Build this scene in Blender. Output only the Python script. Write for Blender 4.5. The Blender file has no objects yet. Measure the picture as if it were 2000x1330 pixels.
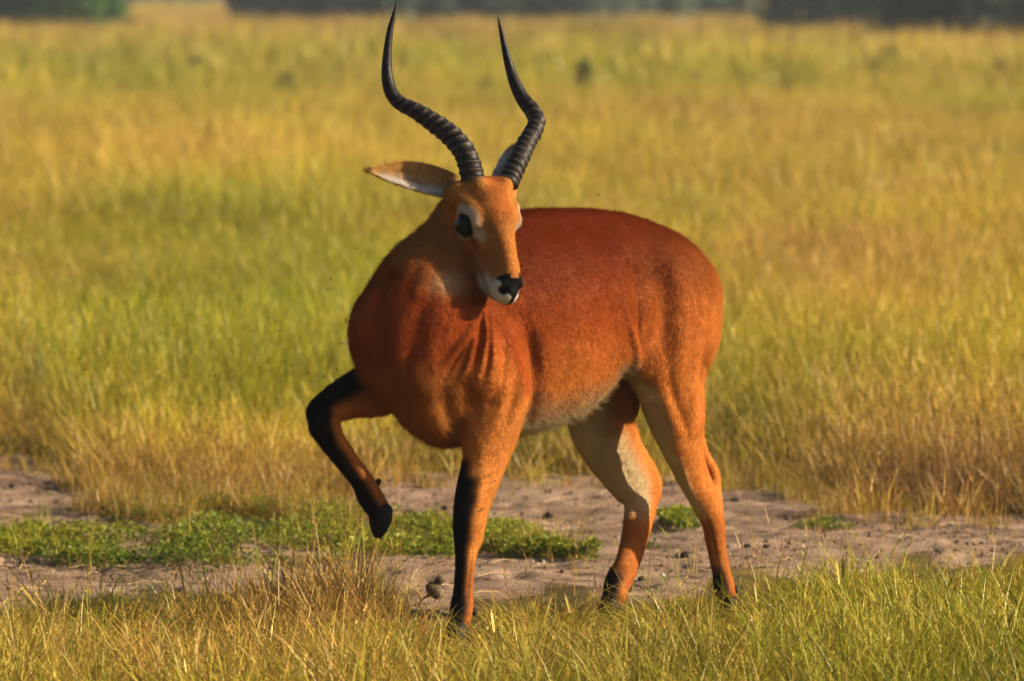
import bpy, math, random
import numpy as np
from mathutils import Vector, Matrix

random.seed(7)
rng = np.random.default_rng(11)

# ------------------------------------------------------------------ camera, sky, sun, exposure
scene = bpy.context.scene
LENS, SENSOR = 240.0, 36.0
FPX = 2000.0 * LENS / SENSOR
CAM_H = 1.545
PITCH = math.atan2(695.0, FPX)
cam_data = bpy.data.cameras.new('camera')
cam_data.lens = LENS
cam_data.sensor_width = SENSOR
cam_data.clip_start = 0.5
cam_data.clip_end = 3000.0
cam_data.dof.use_dof = True
cam_data.dof.focus_distance = 16.1
cam_data.dof.aperture_fstop = 6.3
cam_data.dof.aperture_blades = 9
cam = bpy.data.objects.new('camera', cam_data)
scene.collection.objects.link(cam)
cam.location = (0, 0, CAM_H)
cam.rotation_euler = (math.pi / 2 - PITCH, 0, 0)
scene.camera = cam

SUN_EL = math.radians(23.0)
SUN_AZ = math.radians(7.0)          # direction of the sun seen from the ground: mostly +X, a little towards the camera (-Y)
world = bpy.data.worlds.new('World')
scene.world = world
world.use_nodes = True
wn = world.node_tree
wn.nodes.clear()
wo = wn.nodes.new('ShaderNodeOutputWorld')
wb = wn.nodes.new('ShaderNodeBackground')
sky = wn.nodes.new('ShaderNodeTexSky')
sky.sky_type = 'NISHITA'
sky.sun_disc = False
sky.sun_elevation = SUN_EL
sky.sun_rotation = math.radians(90.0) + SUN_AZ
sky.air_density = 1.0
sky.dust_density = 2.5
sky.ozone_density = 0.6
wb.inputs['Strength'].default_value = 0.052
wn.links.new(sky.outputs[0], wb.inputs[0])
wn.links.new(wb.outputs[0], wo.inputs[0])

sun_data = bpy.data.lights.new('sun', 'SUN')
sun_data.energy = 5.0
sun_data.angle = math.radians(0.6)
sun_data.color = (1.0, 0.85, 0.61)
sun = bpy.data.objects.new('sun', sun_data)
scene.collection.objects.link(sun)
sdir = Vector((math.cos(SUN_EL) * math.cos(SUN_AZ), -math.cos(SUN_EL) * math.sin(SUN_AZ), math.sin(SUN_EL)))
sun.rotation_euler = sdir.to_track_quat('Z', 'Y').to_euler()

scene.view_settings.view_transform = 'Standard'
scene.view_settings.look = 'None'
scene.view_settings.gamma = 1.0
scene.view_settings.exposure = 0.90
scene.render.engine = 'CYCLES'
scene.cycles.use_denoising = True
scene.cycles.max_bounces = 6
scene.cycles.diffuse_bounces = 3
scene.cycles.glossy_bounces = 2
scene.cycles.transmission_bounces = 3
scene.cycles.volume_bounces = 0
scene.cycles.transparent_max_bounces = 4
scene.cycles.caustics_reflective = False
scene.cycles.caustics_refractive = False
scene.cycles_curves.shape = 'RIBBONS' if hasattr(scene, 'cycles_curves') else None

COL = scene.collection

def tag(o, label=None, cat=None, group=None, kind=None):
    if label: o['label'] = label
    if cat: o['category'] = cat
    if group: o['group'] = group
    if kind: o['kind'] = kind
    return o

def at(px, py, Y):
    """The place at depth Y that the photograph shows at pixel (px, py) of 2000 x 1330."""
    a = (px - 1000.0) / FPX
    b = (665.0 - py) / FPX
    # camera axes: right X, forward (0,cosP,-sinP), up (0,sinP,cosP)
    fy, fz = math.cos(PITCH), -math.sin(PITCH)
    uy, uz = math.sin(PITCH), math.cos(PITCH)
    dx, dy, dz = a, fy + b * uy, fz + b * uz
    t = Y / dy
    return np.array([dx * t, Y, CAM_H + dz * t])

def ground_y(py):
    """Depth of the ground seen at picture height py."""
    return at(1000, py, 1.0)[2] and CAM_H / (-(at(1000, py, 1.0)[2] - CAM_H))

def pix(p):
    p = np.asarray(p, float)
    q = p - np.array([0, 0, CAM_H])
    d = q[..., 1] * math.cos(PITCH) - q[..., 2] * math.sin(PITCH)
    u = q[..., 1] * math.sin(PITCH) + q[..., 2] * math.cos(PITCH)
    return np.stack([1000 + FPX * q[..., 0] / d, 665 - FPX * u / d], -1)

# ------------------------------------------------------------------ noise in numpy
_N = 64
_tab = np.random.default_rng(5).random((_N, _N, _N)).astype(np.float32)

def vnoise(p):
    p = np.asarray(p, np.float32)
    i = np.floor(p).astype(np.int32)
    f = p - i
    f = f * f * (3 - 2 * f)
    i0 = i % _N
    i1 = (i + 1) % _N
    x0, y0, z0 = i0[..., 0], i0[..., 1], i0[..., 2]
    x1, y1, z1 = i1[..., 0], i1[..., 1], i1[..., 2]
    fx, fy, fz = f[..., 0], f[..., 1], f[..., 2]
    def L(a, b, t): return a + (b - a) * t
    c0 = L(L(_tab[x0, y0, z0], _tab[x1, y0, z0], fx), L(_tab[x0, y1, z0], _tab[x1, y1, z0], fx), fy)
    c1 = L(L(_tab[x0, y0, z1], _tab[x1, y0, z1], fx), L(_tab[x0, y1, z1], _tab[x1, y1, z1], fx), fy)
    return L(c0, c1, fz)

def fbm(p, o=4, gain=0.5):
    p = np.asarray(p, np.float32)
    a, s, t = 1.0, 0.0, 0.0
    for k in range(o):
        s = s + a * vnoise(p * (2.03 ** k) + 17.3 * k)
        t += a
        a *= gain
    return s / t

def n2(x, y, z=0.0):
    return np.stack(np.broadcast_arrays(np.asarray(x, np.float32), np.asarray(y, np.float32), np.float32(z)), -1)

def sstep(a, b, x):
    t = np.clip((x - a) / (b - a), 0, 1)
    return t * t * (3 - 2 * t)

# ------------------------------------------------------------------ mesh helpers
def mesh_np(name, v, f, mat=None, smooth=True, parent=None, attrs=None):
    """v (n,3), f (m,3) or (m,4)"""
    v = np.asarray(v, np.float32)
    f = np.asarray(f, np.int32)
    me = bpy.data.meshes.new(name)
    me.vertices.add(len(v))
    me.vertices.foreach_set('co', v.ravel())
    k = f.shape[1]
    me.loops.add(f.size)
    me.loops.foreach_set('vertex_index', f.ravel())
    me.polygons.add(len(f))
    me.polygons.foreach_set('loop_start', np.arange(0, f.size, k, dtype=np.int32))
    me.polygons.foreach_set('loop_total', np.full(len(f), k, np.int32))
    me.polygons.foreach_set('use_smooth', np.full(len(f), smooth, bool))
    me.update(calc_edges=True)
    if attrs:
        for an, av in attrs.items():
            if av.ndim == 2 and av.shape[1] == 3:
                at_ = me.attributes.new(an, 'FLOAT_VECTOR', 'POINT')
                at_.data.foreach_set('vector', av.astype(np.float32).ravel())
            elif av.ndim == 2:
                at_ = me.attributes.new(an, 'FLOAT_COLOR', 'POINT')
                at_.data.foreach_set('color', av.astype(np.float32).ravel())
            else:
                at_ = me.attributes.new(an, 'FLOAT', 'POINT')
                at_.data.foreach_set('value', av.astype(np.float32))
    if mat: me.materials.append(mat)
    o = bpy.data.objects.new(name, me)
    COL.objects.link(o)
    if parent is not None:
        o.parent = parent
        o.matrix_parent_inverse = Matrix.Translation(-Vector(parent.location))
    return o

def tube(pts, rad, seg=10, ring=None, up=(0, 0, 1), flat=None):
    """closed tube through pts; returns v, f(quads as 4)"""
    pts = np.asarray(pts, float)
    n = len(pts)
    t = np.gradient(pts, axis=0)
    t /= np.linalg.norm(t, axis=1)[:, None] + 1e-9
    e1 = np.cross(t[0], up)
    if np.linalg.norm(e1) < 1e-3: e1 = np.cross(t[0], (1, 0, 0))
    v = []
    for i in range(n):
        e1 = e1 - t[i] * e1.dot(t[i]); e1 /= np.linalg.norm(e1)
        e2 = np.cross(t[i], e1)
        a = np.linspace(0, 2 * np.pi, seg, endpoint=False)
        r = rad[i] * (ring[i] if ring is not None else np.ones(seg))
        fl = 1.0 if flat is None else flat
        v.append(pts[i] + (np.cos(a) * r)[:, None] * e1 + (np.sin(a) * r * fl)[:, None] * e2)
    v = np.concatenate(v)
    f = []
    for i in range(n - 1):
        for k in range(seg):
            f.append((i * seg + k, i * seg + (k + 1) % seg, (i + 1) * seg + (k + 1) % seg, (i + 1) * seg + k))
    # end caps as a centre point each
    c0, c1 = len(v), len(v) + 1
    v = np.vstack([v, pts[0], pts[-1]])
    for k in range(seg):
        f.append((c0, (k + 1) % seg, k, c0))
        b = (n - 1) * seg
        f.append((c1, b + k, b + (k + 1) % seg, c1))
    return v, f

def from_pydata(name, v, f, mat, parent=None, smooth=True):
    me = bpy.data.meshes.new(name)
    ff = []
    for q in f:
        q = list(dict.fromkeys(q))
        if len(q) > 2: ff.append(q)
    me.from_pydata([tuple(map(float, p)) for p in v], [], ff)
    me.polygons.foreach_set('use_smooth', np.full(len(ff), smooth, bool))
    me.update()
    if mat: me.materials.append(mat)
    o = bpy.data.objects.new(name, me)
    COL.objects.link(o)
    if parent is not None:
        o.parent = parent
        o.matrix_parent_inverse = Matrix.Translation(-Vector(parent.location))
    return o

def catmull(P, n_per=8):
    P = np.asarray(P, float)
    Q = np.vstack([2 * P[0] - P[1], P, 2 * P[-1] - P[-2]])
    out = []
    for i in range(1, len(Q) - 2):
        p0, p1, p2, p3 = Q[i - 1:i + 3]
        for s in np.linspace(0, 1, n_per, endpoint=False):
            out.append(0.5 * (2 * p1 + (p2 - p0) * s + (2 * p0 - 5 * p1 + 4 * p2 - p3) * s * s + (3 * p1 - p0 - 3 * p2 + p3) * s ** 3))
    out.append(Q[-2])
    return np.array(out)

# ------------------------------------------------------------------ node helpers
def new_mat(name):
    m = bpy.data.materials.new(name)
    m.use_nodes = True
    nt = m.node_tree
    nt.nodes.clear()
    out = nt.nodes.new('ShaderNodeOutputMaterial')
    return m, nt, out

def N(nt, t, **kw):
    n = nt.nodes.new(t)
    for k, v in kw.items():
        if k in n.inputs.keys(): n.inputs[k].default_value = v
        else: setattr(n, k, v)
    return n

def lk(nt, a, b): nt.links.new(a, b)

def ramp(nt, fac, stops):
    r = nt.nodes.new('ShaderNodeValToRGB')
    e = r.color_ramp.elements
    while len(e) > 1: e.remove(e[-1])
    e[0].position, e[0].color = stops[0][0], tuple(stops[0][1]) + (1,)
    for p, c in stops[1:]:
        x = e.new(p); x.color = tuple(c) + (1,)
    if fac is not None: nt.links.new(fac, r.inputs[0])
    return r

def simple_mat(name, col, rough=0.6, spec=0.4, noise=None, bump=0.0, scale=60.0):
    m, nt, out = new_mat(name)
    b = N(nt, 'ShaderNodeBsdfPrincipled')
    b.inputs['Roughness'].default_value = rough
    b.inputs['Specular IOR Level'].default_value = spec
    tc = N(nt, 'ShaderNodeTexCoord')
    nz = N(nt, 'ShaderNodeTexNoise', Scale=scale, Detail=5.0)
    lk(nt, tc.outputs['Object'], nz.inputs['Vector'])
    c2 = noise if noise else tuple(0.6 * c for c in col)
    r = ramp(nt, nz.outputs['Fac'], [(0.3, c2), (0.7, col)])
    lk(nt, r.outputs[0], b.inputs['Base Color'])
    if bump:
        bp = N(nt, 'ShaderNodeBump', Strength=bump, Distance=0.01)
        lk(nt, nz.outputs['Fac'], bp.inputs['Height'])
        lk(nt, bp.outputs[0], b.inputs['Normal'])
    lk(nt, b.outputs[0], out.inputs[0])
    return m
# ------------------------------------------------------------------ THE ANTELOPE
PHI = math.radians(46.0)
F3 = np.array([-math.cos(PHI), -math.sin(PHI), 0.0])     # the way its body faces
V3 = np.array([math.sin(PHI), -math.cos(PHI), 0.0])      # its left
Z3 = np.array([0, 0, 1.0])
ORG = np.array([-0.136, 16.155, 0.0])
def T(u, v, w): return ORG + u * F3 + v * V3 + w * Z3

# head frame
H0 = np.array([-0.036, 15.98, 1.0885])
HYAW = math.radians(37.0)
hdir = np.array([math.sin(HYAW), -math.cos(HYAW), 0.0])
HP = math.radians(70.0)
KS, KL, KN = .91, 1.19, 1.10
HF = hdir * math.cos(HP) - Z3 * math.sin(HP)             # along the face to the nose
HN = hdir * math.sin(HP) + Z3 * math.cos(HP)             # out of the forehead
HL = np.array([-hdir[1], hdir[0], 0.0])                  # the head's left
def Hd(s, l, n): return H0 + KS * s * HF + KL * l * HL + KN * n * HN
KH = np.array([KS, KL, KN])
def hell(c, r, R): return [(np.asarray(c, float), np.asarray(R, float), np.asarray(r, float) * KH)]
def hchain(name, pts): return chain(name, [(p, a * KL, b * KN) for p, a, b in pts], HL)

class Field:
    def __init__(self, lo, hi, h):
        self.lo = np.array(lo, float); self.h = h
        self.n = np.ceil((np.array(hi) - self.lo) / h).astype(int) + 1
        self.g = np.full(self.n, 0.05, np.float32)
        self.ax = [(self.lo[i] + h * np.arange(self.n[i])).astype(np.float32) for i in range(3)]
    def box(self, lo, hi):
        a = np.clip(np.floor((lo - self.lo) / self.h).astype(int), 0, self.n)
        b = np.clip(np.ceil((hi - self.lo) / self.h).astype(int) + 1, 0, self.n)
        return a, b
    def ell_block(self, els, pad):
        """min over ellipsoids (c, R(3x3 rows axes), r(3)) -> block"""
        los = np.array([e[0] - np.sqrt(((e[1] * e[2][:, None]) ** 2).sum(0)) for e in els])
        his = np.array([e[0] + np.sqrt(((e[1] * e[2][:, None]) ** 2).sum(0)) for e in els])
        a, b = self.box(los.min(0) - pad, his.max(0) + pad)
        if np.any(b <= a): return None
        blk = np.full(b - a, 0.05, np.float32)
        for (c, R, r), lo, hi in zip(els, los, his):
            p, q = self.box(lo - pad, hi + pad)
            if np.any(q <= p): continue
            sl = tuple(slice(p[i] - a[i], q[i] - a[i]) for i in range(3))
            X = self.ax[0][p[0]:q[0]][:, None, None] - np.float32(c[0])
            Y = self.ax[1][p[1]:q[1]][None, :, None] - np.float32(c[1])
            Z = self.ax[2][p[2]:q[2]][None, None, :] - np.float32(c[2])
            k0 = 0.0; k1 = 0.0
            for i in range(3):
                w = np.float32(R[i, 0]) * X + np.float32(R[i, 1]) * Y + np.float32(R[i, 2]) * Z
                w = w / np.float32(r[i]); w2 = w * w
                k0 = k0 + w2; k1 = k1 + w2 / np.float32(r[i] ** 2)
            k0 = np.sqrt(k0)
            d = k0 * (k0 - 1) / np.sqrt(k1 + 1e-9)
            np.minimum(blk[sl], d, out=blk[sl])
        return a, b, blk
    def add(self, els, k=0.02):
        r = self.ell_block(els, k + 0.012)
        if r is None: return
        a, b, d = r
        sl = tuple(slice(a[i], b[i]) for i in range(3))
        g = self.g[sl]
        hh = np.maximum(k - np.abs(g - d), 0) / k
        self.g[sl] = np.minimum(g, d) - hh * hh * (k * 0.25)
    def cut(self, els, k=0.01):
        r = self.ell_block(els, k + 0.012)
        if r is None: return
        a, b, d = r
        sl = tuple(slice(a[i], b[i]) for i in range(3))
        g = self.g[sl]; d = -d
        hh = np.maximum(k - np.abs(g - d), 0) / k
        self.g[sl] = np.maximum(g, d) + hh * hh * (k * 0.25)
    def surface(self):
        g = self.g; s = g < 0
        n = self.n
        acc = np.zeros(tuple(n - 1), np.int8)
        for i in (0, 1):
            for j in (0, 1):
                for k in (0, 1):
                    acc += s[i:n[0] - 1 + i, j:n[1] - 1 + j, k:n[2] - 1 + k]
        act = (acc > 0) & (acc < 8)
        idx = np.argwhere(act)
        vid = np.full(act.shape, -1, np.int32)
        vid[act] = np.arange(len(idx))
        cor = np.array([(i, j, k) for i in (0, 1) for j in (0, 1) for k in (0, 1)])
        vals = np.stack([g[idx[:, 0] + c[0], idx[:, 1] + c[1], idx[:, 2] + c[2]] for c in cor], 1)
        ps = np.zeros((len(idx), 3)); cnt = np.zeros(len(idx))
        for p in range(8):
            for q in range(p + 1, 8):
                if np.abs(cor[p] - cor[q]).sum() != 1: continue
                a, b = vals[:, p], vals[:, q]
                m = (a < 0) != (b < 0)
                t = np.where(m, a / np.where(m, a - b, 1), 0)
                ps += m[:, None] * (cor[p] + t[:, None] * (cor[q] - cor[p]))
                cnt += m
        v = self.lo + self.h * (idx + ps / cnt[:, None])
        fs = []
        for ax in range(3):
            sa = [slice(0, n[0]), slice(0, n[1]), slice(0, n[2])]
            sb = list(sa); sa[ax] = slice(0, n[ax] - 1); sb[ax] = slice(1, n[ax])
            A, B = s[tuple(sa)], s[tuple(sb)]
            e = np.argwhere(A != B)
            o1, o2 = [(1, 2), (2, 0), (0, 1)][ax]
            ok = (e[:, o1] > 0) & (e[:, o2] > 0) & (e[:, o1] < n[o1] - 1) & (e[:, o2] < n[o2] - 1)
            e = e[ok]
            fl = A[e[:, 0], e[:, 1], e[:, 2]]
            d1 = np.zeros(3, int); d1[o1] = 1
            d2 = np.zeros(3, int); d2[o2] = 1
            q = [vid[tuple((e - x).T)] for x in (d1 + d2, d2, np.zeros(3, int), d1)]
            q = np.stack(q, 1)
            q[~fl] = q[~fl][:, ::-1]
            fs.append(q)
        return v, np.concatenate(fs)

def frame(t, hint):
    t = t / (np.linalg.norm(t) + 1e-9)
    a = hint - t * hint.dot(t); a /= np.linalg.norm(a) + 1e-9
    b = np.cross(t, a)
    return np.stack([a, b, t])

CH = {}      # every chain's samples: centre, frame, radii
def chain(name, pts, hint, dens=0.08):
    """pts: (pos, ra, rb) -- ra along the hint direction, rb across it"""
    P = np.array([list(p[0]) + [p[1], p[2]] for p in pts], float)
    Q = catmull(P, 24)
    d = np.linalg.norm(np.diff(Q[:, :3], axis=0), axis=1)
    out, acc = [0], 0.0
    for i in range(1, len(Q)):
        acc += d[i - 1]
        if acc >= dens * min(Q[i, 3], Q[i, 4]) or i == len(Q) - 1:
            out.append(i); acc = 0.0
    tg = np.gradient(Q[:, :3], axis=0)
    els = []
    for i in out:
        R = frame(tg[i], np.asarray(hint, float))
        ra, rb = Q[i, 3], Q[i, 4]
        els.append((Q[i, :3], R, np.array([ra, rb, min(ra, rb)])))
    CH[name] = dict(c=np.array([e[0] for e in els]), R=np.array([e[1] for e in els]), r=np.array([e[2] for e in els]),
                    t=np.linspace(0, 1, len(els)) if len(els) > 1 else np.zeros(1))
    return els

def ell(c, r, R):
    return [(np.asarray(c, float), np.asarray(R, float), np.asarray(r, float))]

RB = np.stack([F3, V3, Z3])          # body axes: u, v, w
RH = np.stack([HF, HL, HN])          # head axes: s, l, n
def rotY(R, a, i, j):
    R = R.copy(); c, s = math.cos(a), math.sin(a)
    x, y = R[i].copy(), R[j].copy()
    R[i] = c * x + s * y; R[j] = -s * x + c * y
    return R

# leg joints, from the places the photograph shows them
LF = dict(top=T(0.02, .125, .70), elb=T(-.02, .125, .575), fore=at(945, 905, 16.05), car=at(911, 1034, 16.02), can=at(905, 1115, 16.0), fet=at(902, 1185, 15.99), pas=at(896, 1222, 15.975), hoof=at(893, 1248, 15.96))
RF = dict(top=T(0.06, -.125, .68), elb=T(.07, -.12, .575), fore=at(700, 788, 16.07), car=at(635, 812, 15.99), can=at(675, 897, 16.03), fet=at(722, 968, 16.07), pas=at(742, 1000, 16.085), hoof=at(744, 1026, 16.085))
LH = dict(hip=T(-.68, .085, .82), sti=T(-.55, .125, .61), sha=at(1330, 868, 16.56), hea=at(1386, 928, 16.66), hoc=at(1385, 985, 16.66), can=at(1400, 1070, 16.67), fet=at(1414, 1142, 16.67), pas=at(1420, 1170, 16.66), hoof=at(1426, 1196, 16.645))
RHh = dict(hip=T(-.66, -.085, .80), sti=at(1140, 790, 16.60), sha=at(1196, 872, 16.67), hea=at(1277, 948, 16.79), hoc=at(1250, 988, 16.75), can=at(1232, 1065, 16.69), fet=at(1206, 1140, 16.63), pas=at(1198, 1172, 16.60), hoof=at(1192, 1202, 16.585))

def build_body():
    f = Field((-0.50, 15.66, 0.03), (0.62, 17.02, 1.13), 0.0036)
    # ---- trunk
    f.add(chain('trunk', [
        (T(-.775, 0, .735), .09, .115), (T(-.735, 0, .745), .125, .155), (T(-.66, 0, .775), .148, .175), (T(-.56, 0, .798), .145, .175),
        (T(-.45, 0, .783), .162, .205), (T(-.32, 0, .748), .180, .246), (T(-.18, 0, .731), .182, .257), (T(-.05, 0, .722), .160, .244),
        (T(.05, .005, .725), .145, .232), (T(.13, .01, .725), .132, .190), (T(.19, .01, .72), .112, .152), (T(.23, 0, .71), .085, .12)], V3), .02)
    # spine ridge
    f.add(chain('spine', [(T(-.70, 0, .895), .05, .03), (T(-.60, 0, .950), .05, .025), (T(-.5, 0, .968), .05, .022), (T(-.4, 0, .975), .05, .022), (T(-.22, 0, .970), .045, .022), (T(-.02, 0, .945), .04, .025)], V3), .05)
    # brisket and breast
    f.add(ell(T(.060, .035, .565), (.105, .075, .110), RB), .05)
    f.add(ell(T(.145, .035, .62), (.070, .065, .115), RB), .05)
    # haunches
    for sg in (1, -1):
        f.add(ell(T(-.645, .072 * sg, .795), (.120, .084, .140), rotY(RB, .25, 0, 2)), .05)
        f.add(ell(T(-.70, .065 * sg, .71), (.095, .080, .17), RB), .05)
        # shoulder blade muscles
        f.add(ell(T(.02, .105 * sg, .74), (.085, .055, .17), rotY(RB, -.35, 0, 2)), .05)
        f.add(ell(T(.11, .095 * sg, .68), (.06, .052, .080), RB), .05)
    # flank fold to the stifle
    f.add(chain('fold', [(T(-.46, .12, .70), .03, .06), (T(-.51, .125, .655), .018, .04), (T(-.54, .12, .63), .02, .04)], V3), .04)
    # ---- neck
    NH = np.array([.8, -.35, 0.3])
    f.add(chain('neck', [
        (T(.07, 0, .755), .125, .17), (T(.115, .02, .815), .102, .138), ((-.170, 16.09, .875), .082, .106), ((-.139, 16.115, .93), .071, .092),
        ((-.114, 16.12, .98), .068, .085), ((-.086, 16.10, 1.015), .056, .066)], NH), .045)
    # gullet / throat
    f.add(chain('throat', [(at(902, 528, 16.07), .034, .036), (at(880, 560, 16.04), .046, .046), (at(842, 630, 15.985), .066, .064), (at(795, 715, 15.95), .068, .07)], V3), .05)
    # ---- left foreleg (standing)
    f.add(chain('lf', [(T(.03, .13, .66), .05, .08), (LF['elb'], .050, .080), (at(955, 862, 16.06), .044, .072), (at(945, 905, 16.05), .039, .062), (at(924, 975, 16.03), .033, .052), (at(917, 1020, 16.02), .031, .045), (at(915, 1045, 16.02), .029, .041),
                       (at(910, 1080, 16.01), .022, .029), (at(907, 1120, 16.0), .019, .025), (at(904, 1160, 15.995), .0195, .026), (LF['fet'], .023, .030), (LF['pas'], .021, .029), (LF['hoof'], .023, .030)], V3), .035)
    f.add(ell(T(-.065, .13, .60), (.04, .035, .05), RB), .04)
    # ---- right foreleg (raised)
    f.add(chain('rf', [(T(.05, -.11, .69), .055, .075), (T(.085, -.105, .635), .046, .062), (at(745, 762, 16.12), .043, .058), (at(700, 768, 16.06), .040, .056), (at(658, 786, 16.0), .035, .044), (RF['car'] + np.array([-.002, 0, .004]), .034, .040),
                       (at(643, 850, 15.995), .028, .033), (RF['can'], .0235, .0285), (at(706, 938, 16.055), .022, .028), (RF['fet'], .025, .032), (RF['pas'], .022, .028)], V3), .03)
    f.add(ell(at(620, 806, 15.985), (.022, .022, .027), RB), .016)
    f.add(ell(at(622, 838, 15.985), (.018, .020, .020), RB), .012)
    f.cut(ell(at(668, 838, 16.03), (.010, .030, .012), RB), .015)
    # ---- left hind leg
    f.add(chain('lh', [(LH['hip'], .080, .14), (T(-.645, .105, .72), .078, .145), (T(-.62, .115, .64), .066, .120), (at(1322, 812, 16.54), .050, .085), (at(1333, 868, 16.56), .038, .060), (at(1352, 925, 16.61), .030, .046),
                       (at(1378, 980, 16.65), .028, .038), (at(1393, 1020, 16.665), .024, .032), (LH['can'], .0205, .026), (at(1409, 1115, 16.67), .0195, .025), (LH['fet'], .022, .028), (LH['pas'], .020, .026), (LH['hoof'], .023, .028)], V3), .035)
    f.add(chain('lhe', [(at(1358, 840, 16.61), .016, .022), (at(1375, 885, 16.66), .010, .015), (at(1393, 922, 16.70), .0125, .0165), (at(1396, 955, 16.70), .014, .020), (at(1396, 985, 16.69), .016, .022)], V3), .022)
    # ---- right hind leg
    f.add(chain('rh', [(RHh['hip'], .085, .13), (at(1175, 740, 16.63), .06, .105), (at(1170, 800, 16.62), .045, .105), (at(1184, 845, 16.65), .038, .098), (at(1214, 900, 16.71), .031, .082), (at(1243, 945, 16.76), .029, .072),
                       (at(1250, 985, 16.76), .028, .052), (at(1243, 1030, 16.73), .025, .044), (at(1234, 1070, 16.69), .023, .039), (at(1222, 1108, 16.655), .022, .036), (RHh['fet'], .025, .039), (RHh['pas'], .023, .034), (RHh['hoof'], .025, .032)], V3), .035)
    f.add(chain('rhe', [(at(1262, 915, 16.79), .012, .016), (at(1279, 942, 16.81), .014, .018), (at(1276, 968, 16.80), .014, .021)], V3), .02)
    # pouch
    f.add(ell(at(1222, 770, 16.58), (.034, .034, .052), RB), .02)
    f.add(ell(at(1226, 800, 16.58), (.026, .026, .026), RB), .012)
    f.add(ell(T(-.38, 0, .535), (.10, .025, .03), rotY(RB, .2, 0, 2)), .03)
    # ---- head
    R = RH
    f.add(hell(Hd(.038, 0, -.064), (.062, .050, .056), R), .03)                 # skull
    f.add(hell(Hd(.080, 0, -.042), (.06, .052, .038), R), .02)                  # forehead
    f.add(hell(Hd(.022, 0, -.038), (.040, .044, .033), R), .02)                 # base of the horns
    f.add(hchain('face', [(Hd(.09, 0, -.060), .048, .054), (Hd(.14, 0, -.060), .039, .052), (Hd(.19, 0, -.058), .032, .045), (Hd(.235, 0, -.054), .0295, .039), (Hd(.265, 0, -.051), .0300, .036), (Hd(.283, 0, -.050), .027, .031)]), .02)
    f.add(hchain('bridge', [(Hd(.09, 0, -.018), .026, .016), (Hd(.15, 0, -.016), .020, .014), (Hd(.20, 0, -.017), .018, .014), (Hd(.255, 0, -.020), .0195, .014)]), .015)
    f.add(hchain('jaw', [(Hd(.05, 0, -.115), .038, .040), (Hd(.10, 0, -.122), .035, .036), (Hd(.15, 0, -.114), .028, .028), (Hd(.20, 0, -.101), .021, .020), (Hd(.245, 0, -.090), .019, .016), (Hd(.276, 0, -.081), .018, .0135)]), .018)
    for sg in (1, -1):
        f.add(hell(Hd(.100, .030 * sg, -.095), (.055, .021, .045), R), .025)    # cheek
        f.add(hell(Hd(.088, .043 * sg, -.053), (.036, .022, .028), rotY(R, .2 * sg, 0, 1)), .018)   # brow and socket
        f.add(hell(Hd(.062, .050 * sg, -.044), (.018, .016, .020), R), .012)
        f.add(hell(Hd(.088, .047 * sg, -.030), (.026, .009, .008), rotY(R, .3 * sg, 0, 1)), .012)
        f.add(hell(Hd(.270, .018 * sg, -.032), (.017, .0135, .016), R), .008)   # nostril wings
        f.add(hell(Hd(.276, .014 * sg, -.056), (.016, .0145, .017), R), .008)   # upper lip
        f.add(hell(Hd(.010, .056 * sg, -.064), (.030, .027, .030), R), .035)    # ear root
        f.add(hell(Hd(.004, .030 * sg, -.022), (.018, .022, .022), R), .015)    # horn root
    f.add(hell(Hd(.030, 0, -.115), (.05, .045, .05), R), .04)                    # throat latch
    # cuts
    for sg in (1, -1):
        f.cut(hell(Hd(.096, .0670 * sg, -.064), (.0235, .0100, .0255), rotY(rotY(R, .12 * sg, 0, 1), -.45, 0, 2)), .003)
        f.cut(hchain('tear%d' % sg, [(Hd(.116, .059 * sg, -.056), .004, .003), (Hd(.137, .051 * sg, -.058), .004, .003), (Hd(.158, .045 * sg, -.060), .002, .002)]), .008)
        f.cut(hell(Hd(.286, .0195 * sg, -.030), (.0085, .0055, .0095), rotY(R, .5 * sg, 1, 2)), .003)
        f.cut(hchain('mouth%d' % sg, [(Hd(.300, .003 * sg, -.0735), .002, .002), (Hd(.288, .0225 * sg, -.0735), .0025, .002), (Hd(.255, .0295 * sg, -.077), .0025, .002), (Hd(.215, .031 * sg, -.086), .0025, .002), (Hd(.19, .033 * sg, -.092), .002, .0015)]), .004)
        f.cut(hell(Hd(.170, .050 * sg, -.046), (.045, .007, .018), rotY(R, -.12 * sg, 0, 1)), .012)
    f.cut(hell(Hd(.297, 0, -.046), (.006, .0015, .016), R), .004)
    # flank hollows (in front of the thigh), behind the shoulder, between foreleg and breast
    f.cut(ell(T(-.50, .20, .86), (.05, .045, .07), RB), .05)
    f.cut(ell(T(-.545, .205, .76), (.022, .04, .10), rotY(RB, .15, 0, 2)), .04)
    f.cut(ell(T(-.085, .225, .66), (.018, .04, .13), rotY(RB, -.2, 0, 2)), .04)
    f.cut(ell(T(-.70, .20, .58), (.03, .05, .08), RB), .03)
    return f

fld = build_body()
bv, bf = fld.surface()
EL = np.concatenate([bf[:, [0, 1]], bf[:, [1, 2]], bf[:, [2, 3]], bf[:, [3, 0]]])
NV = len(bv)
DEG = np.bincount(EL.ravel(), minlength=NV).astype(float)
def lap(x):
    x = np.asarray(x, float)
    if x.ndim == 1:
        a = np.bincount(EL[:, 0], x[EL[:, 1]], NV) + np.bincount(EL[:, 1], x[EL[:, 0]], NV)
        return a / DEG
    return np.stack([lap(x[:, k]) for k in range(x.shape[1])], 1)
def vnormals(v, f):
    n = np.cross(v[f[:, 2]] - v[f[:, 0]], v[f[:, 3]] - v[f[:, 1]])
    out = np.zeros_like(v)
    for k in range(4):
        for c in range(3):
            out[:, c] += np.bincount(f[:, k], n[:, c], len(v))
    return out / (np.linalg.norm(out, axis=1)[:, None] + 1e-12)

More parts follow.
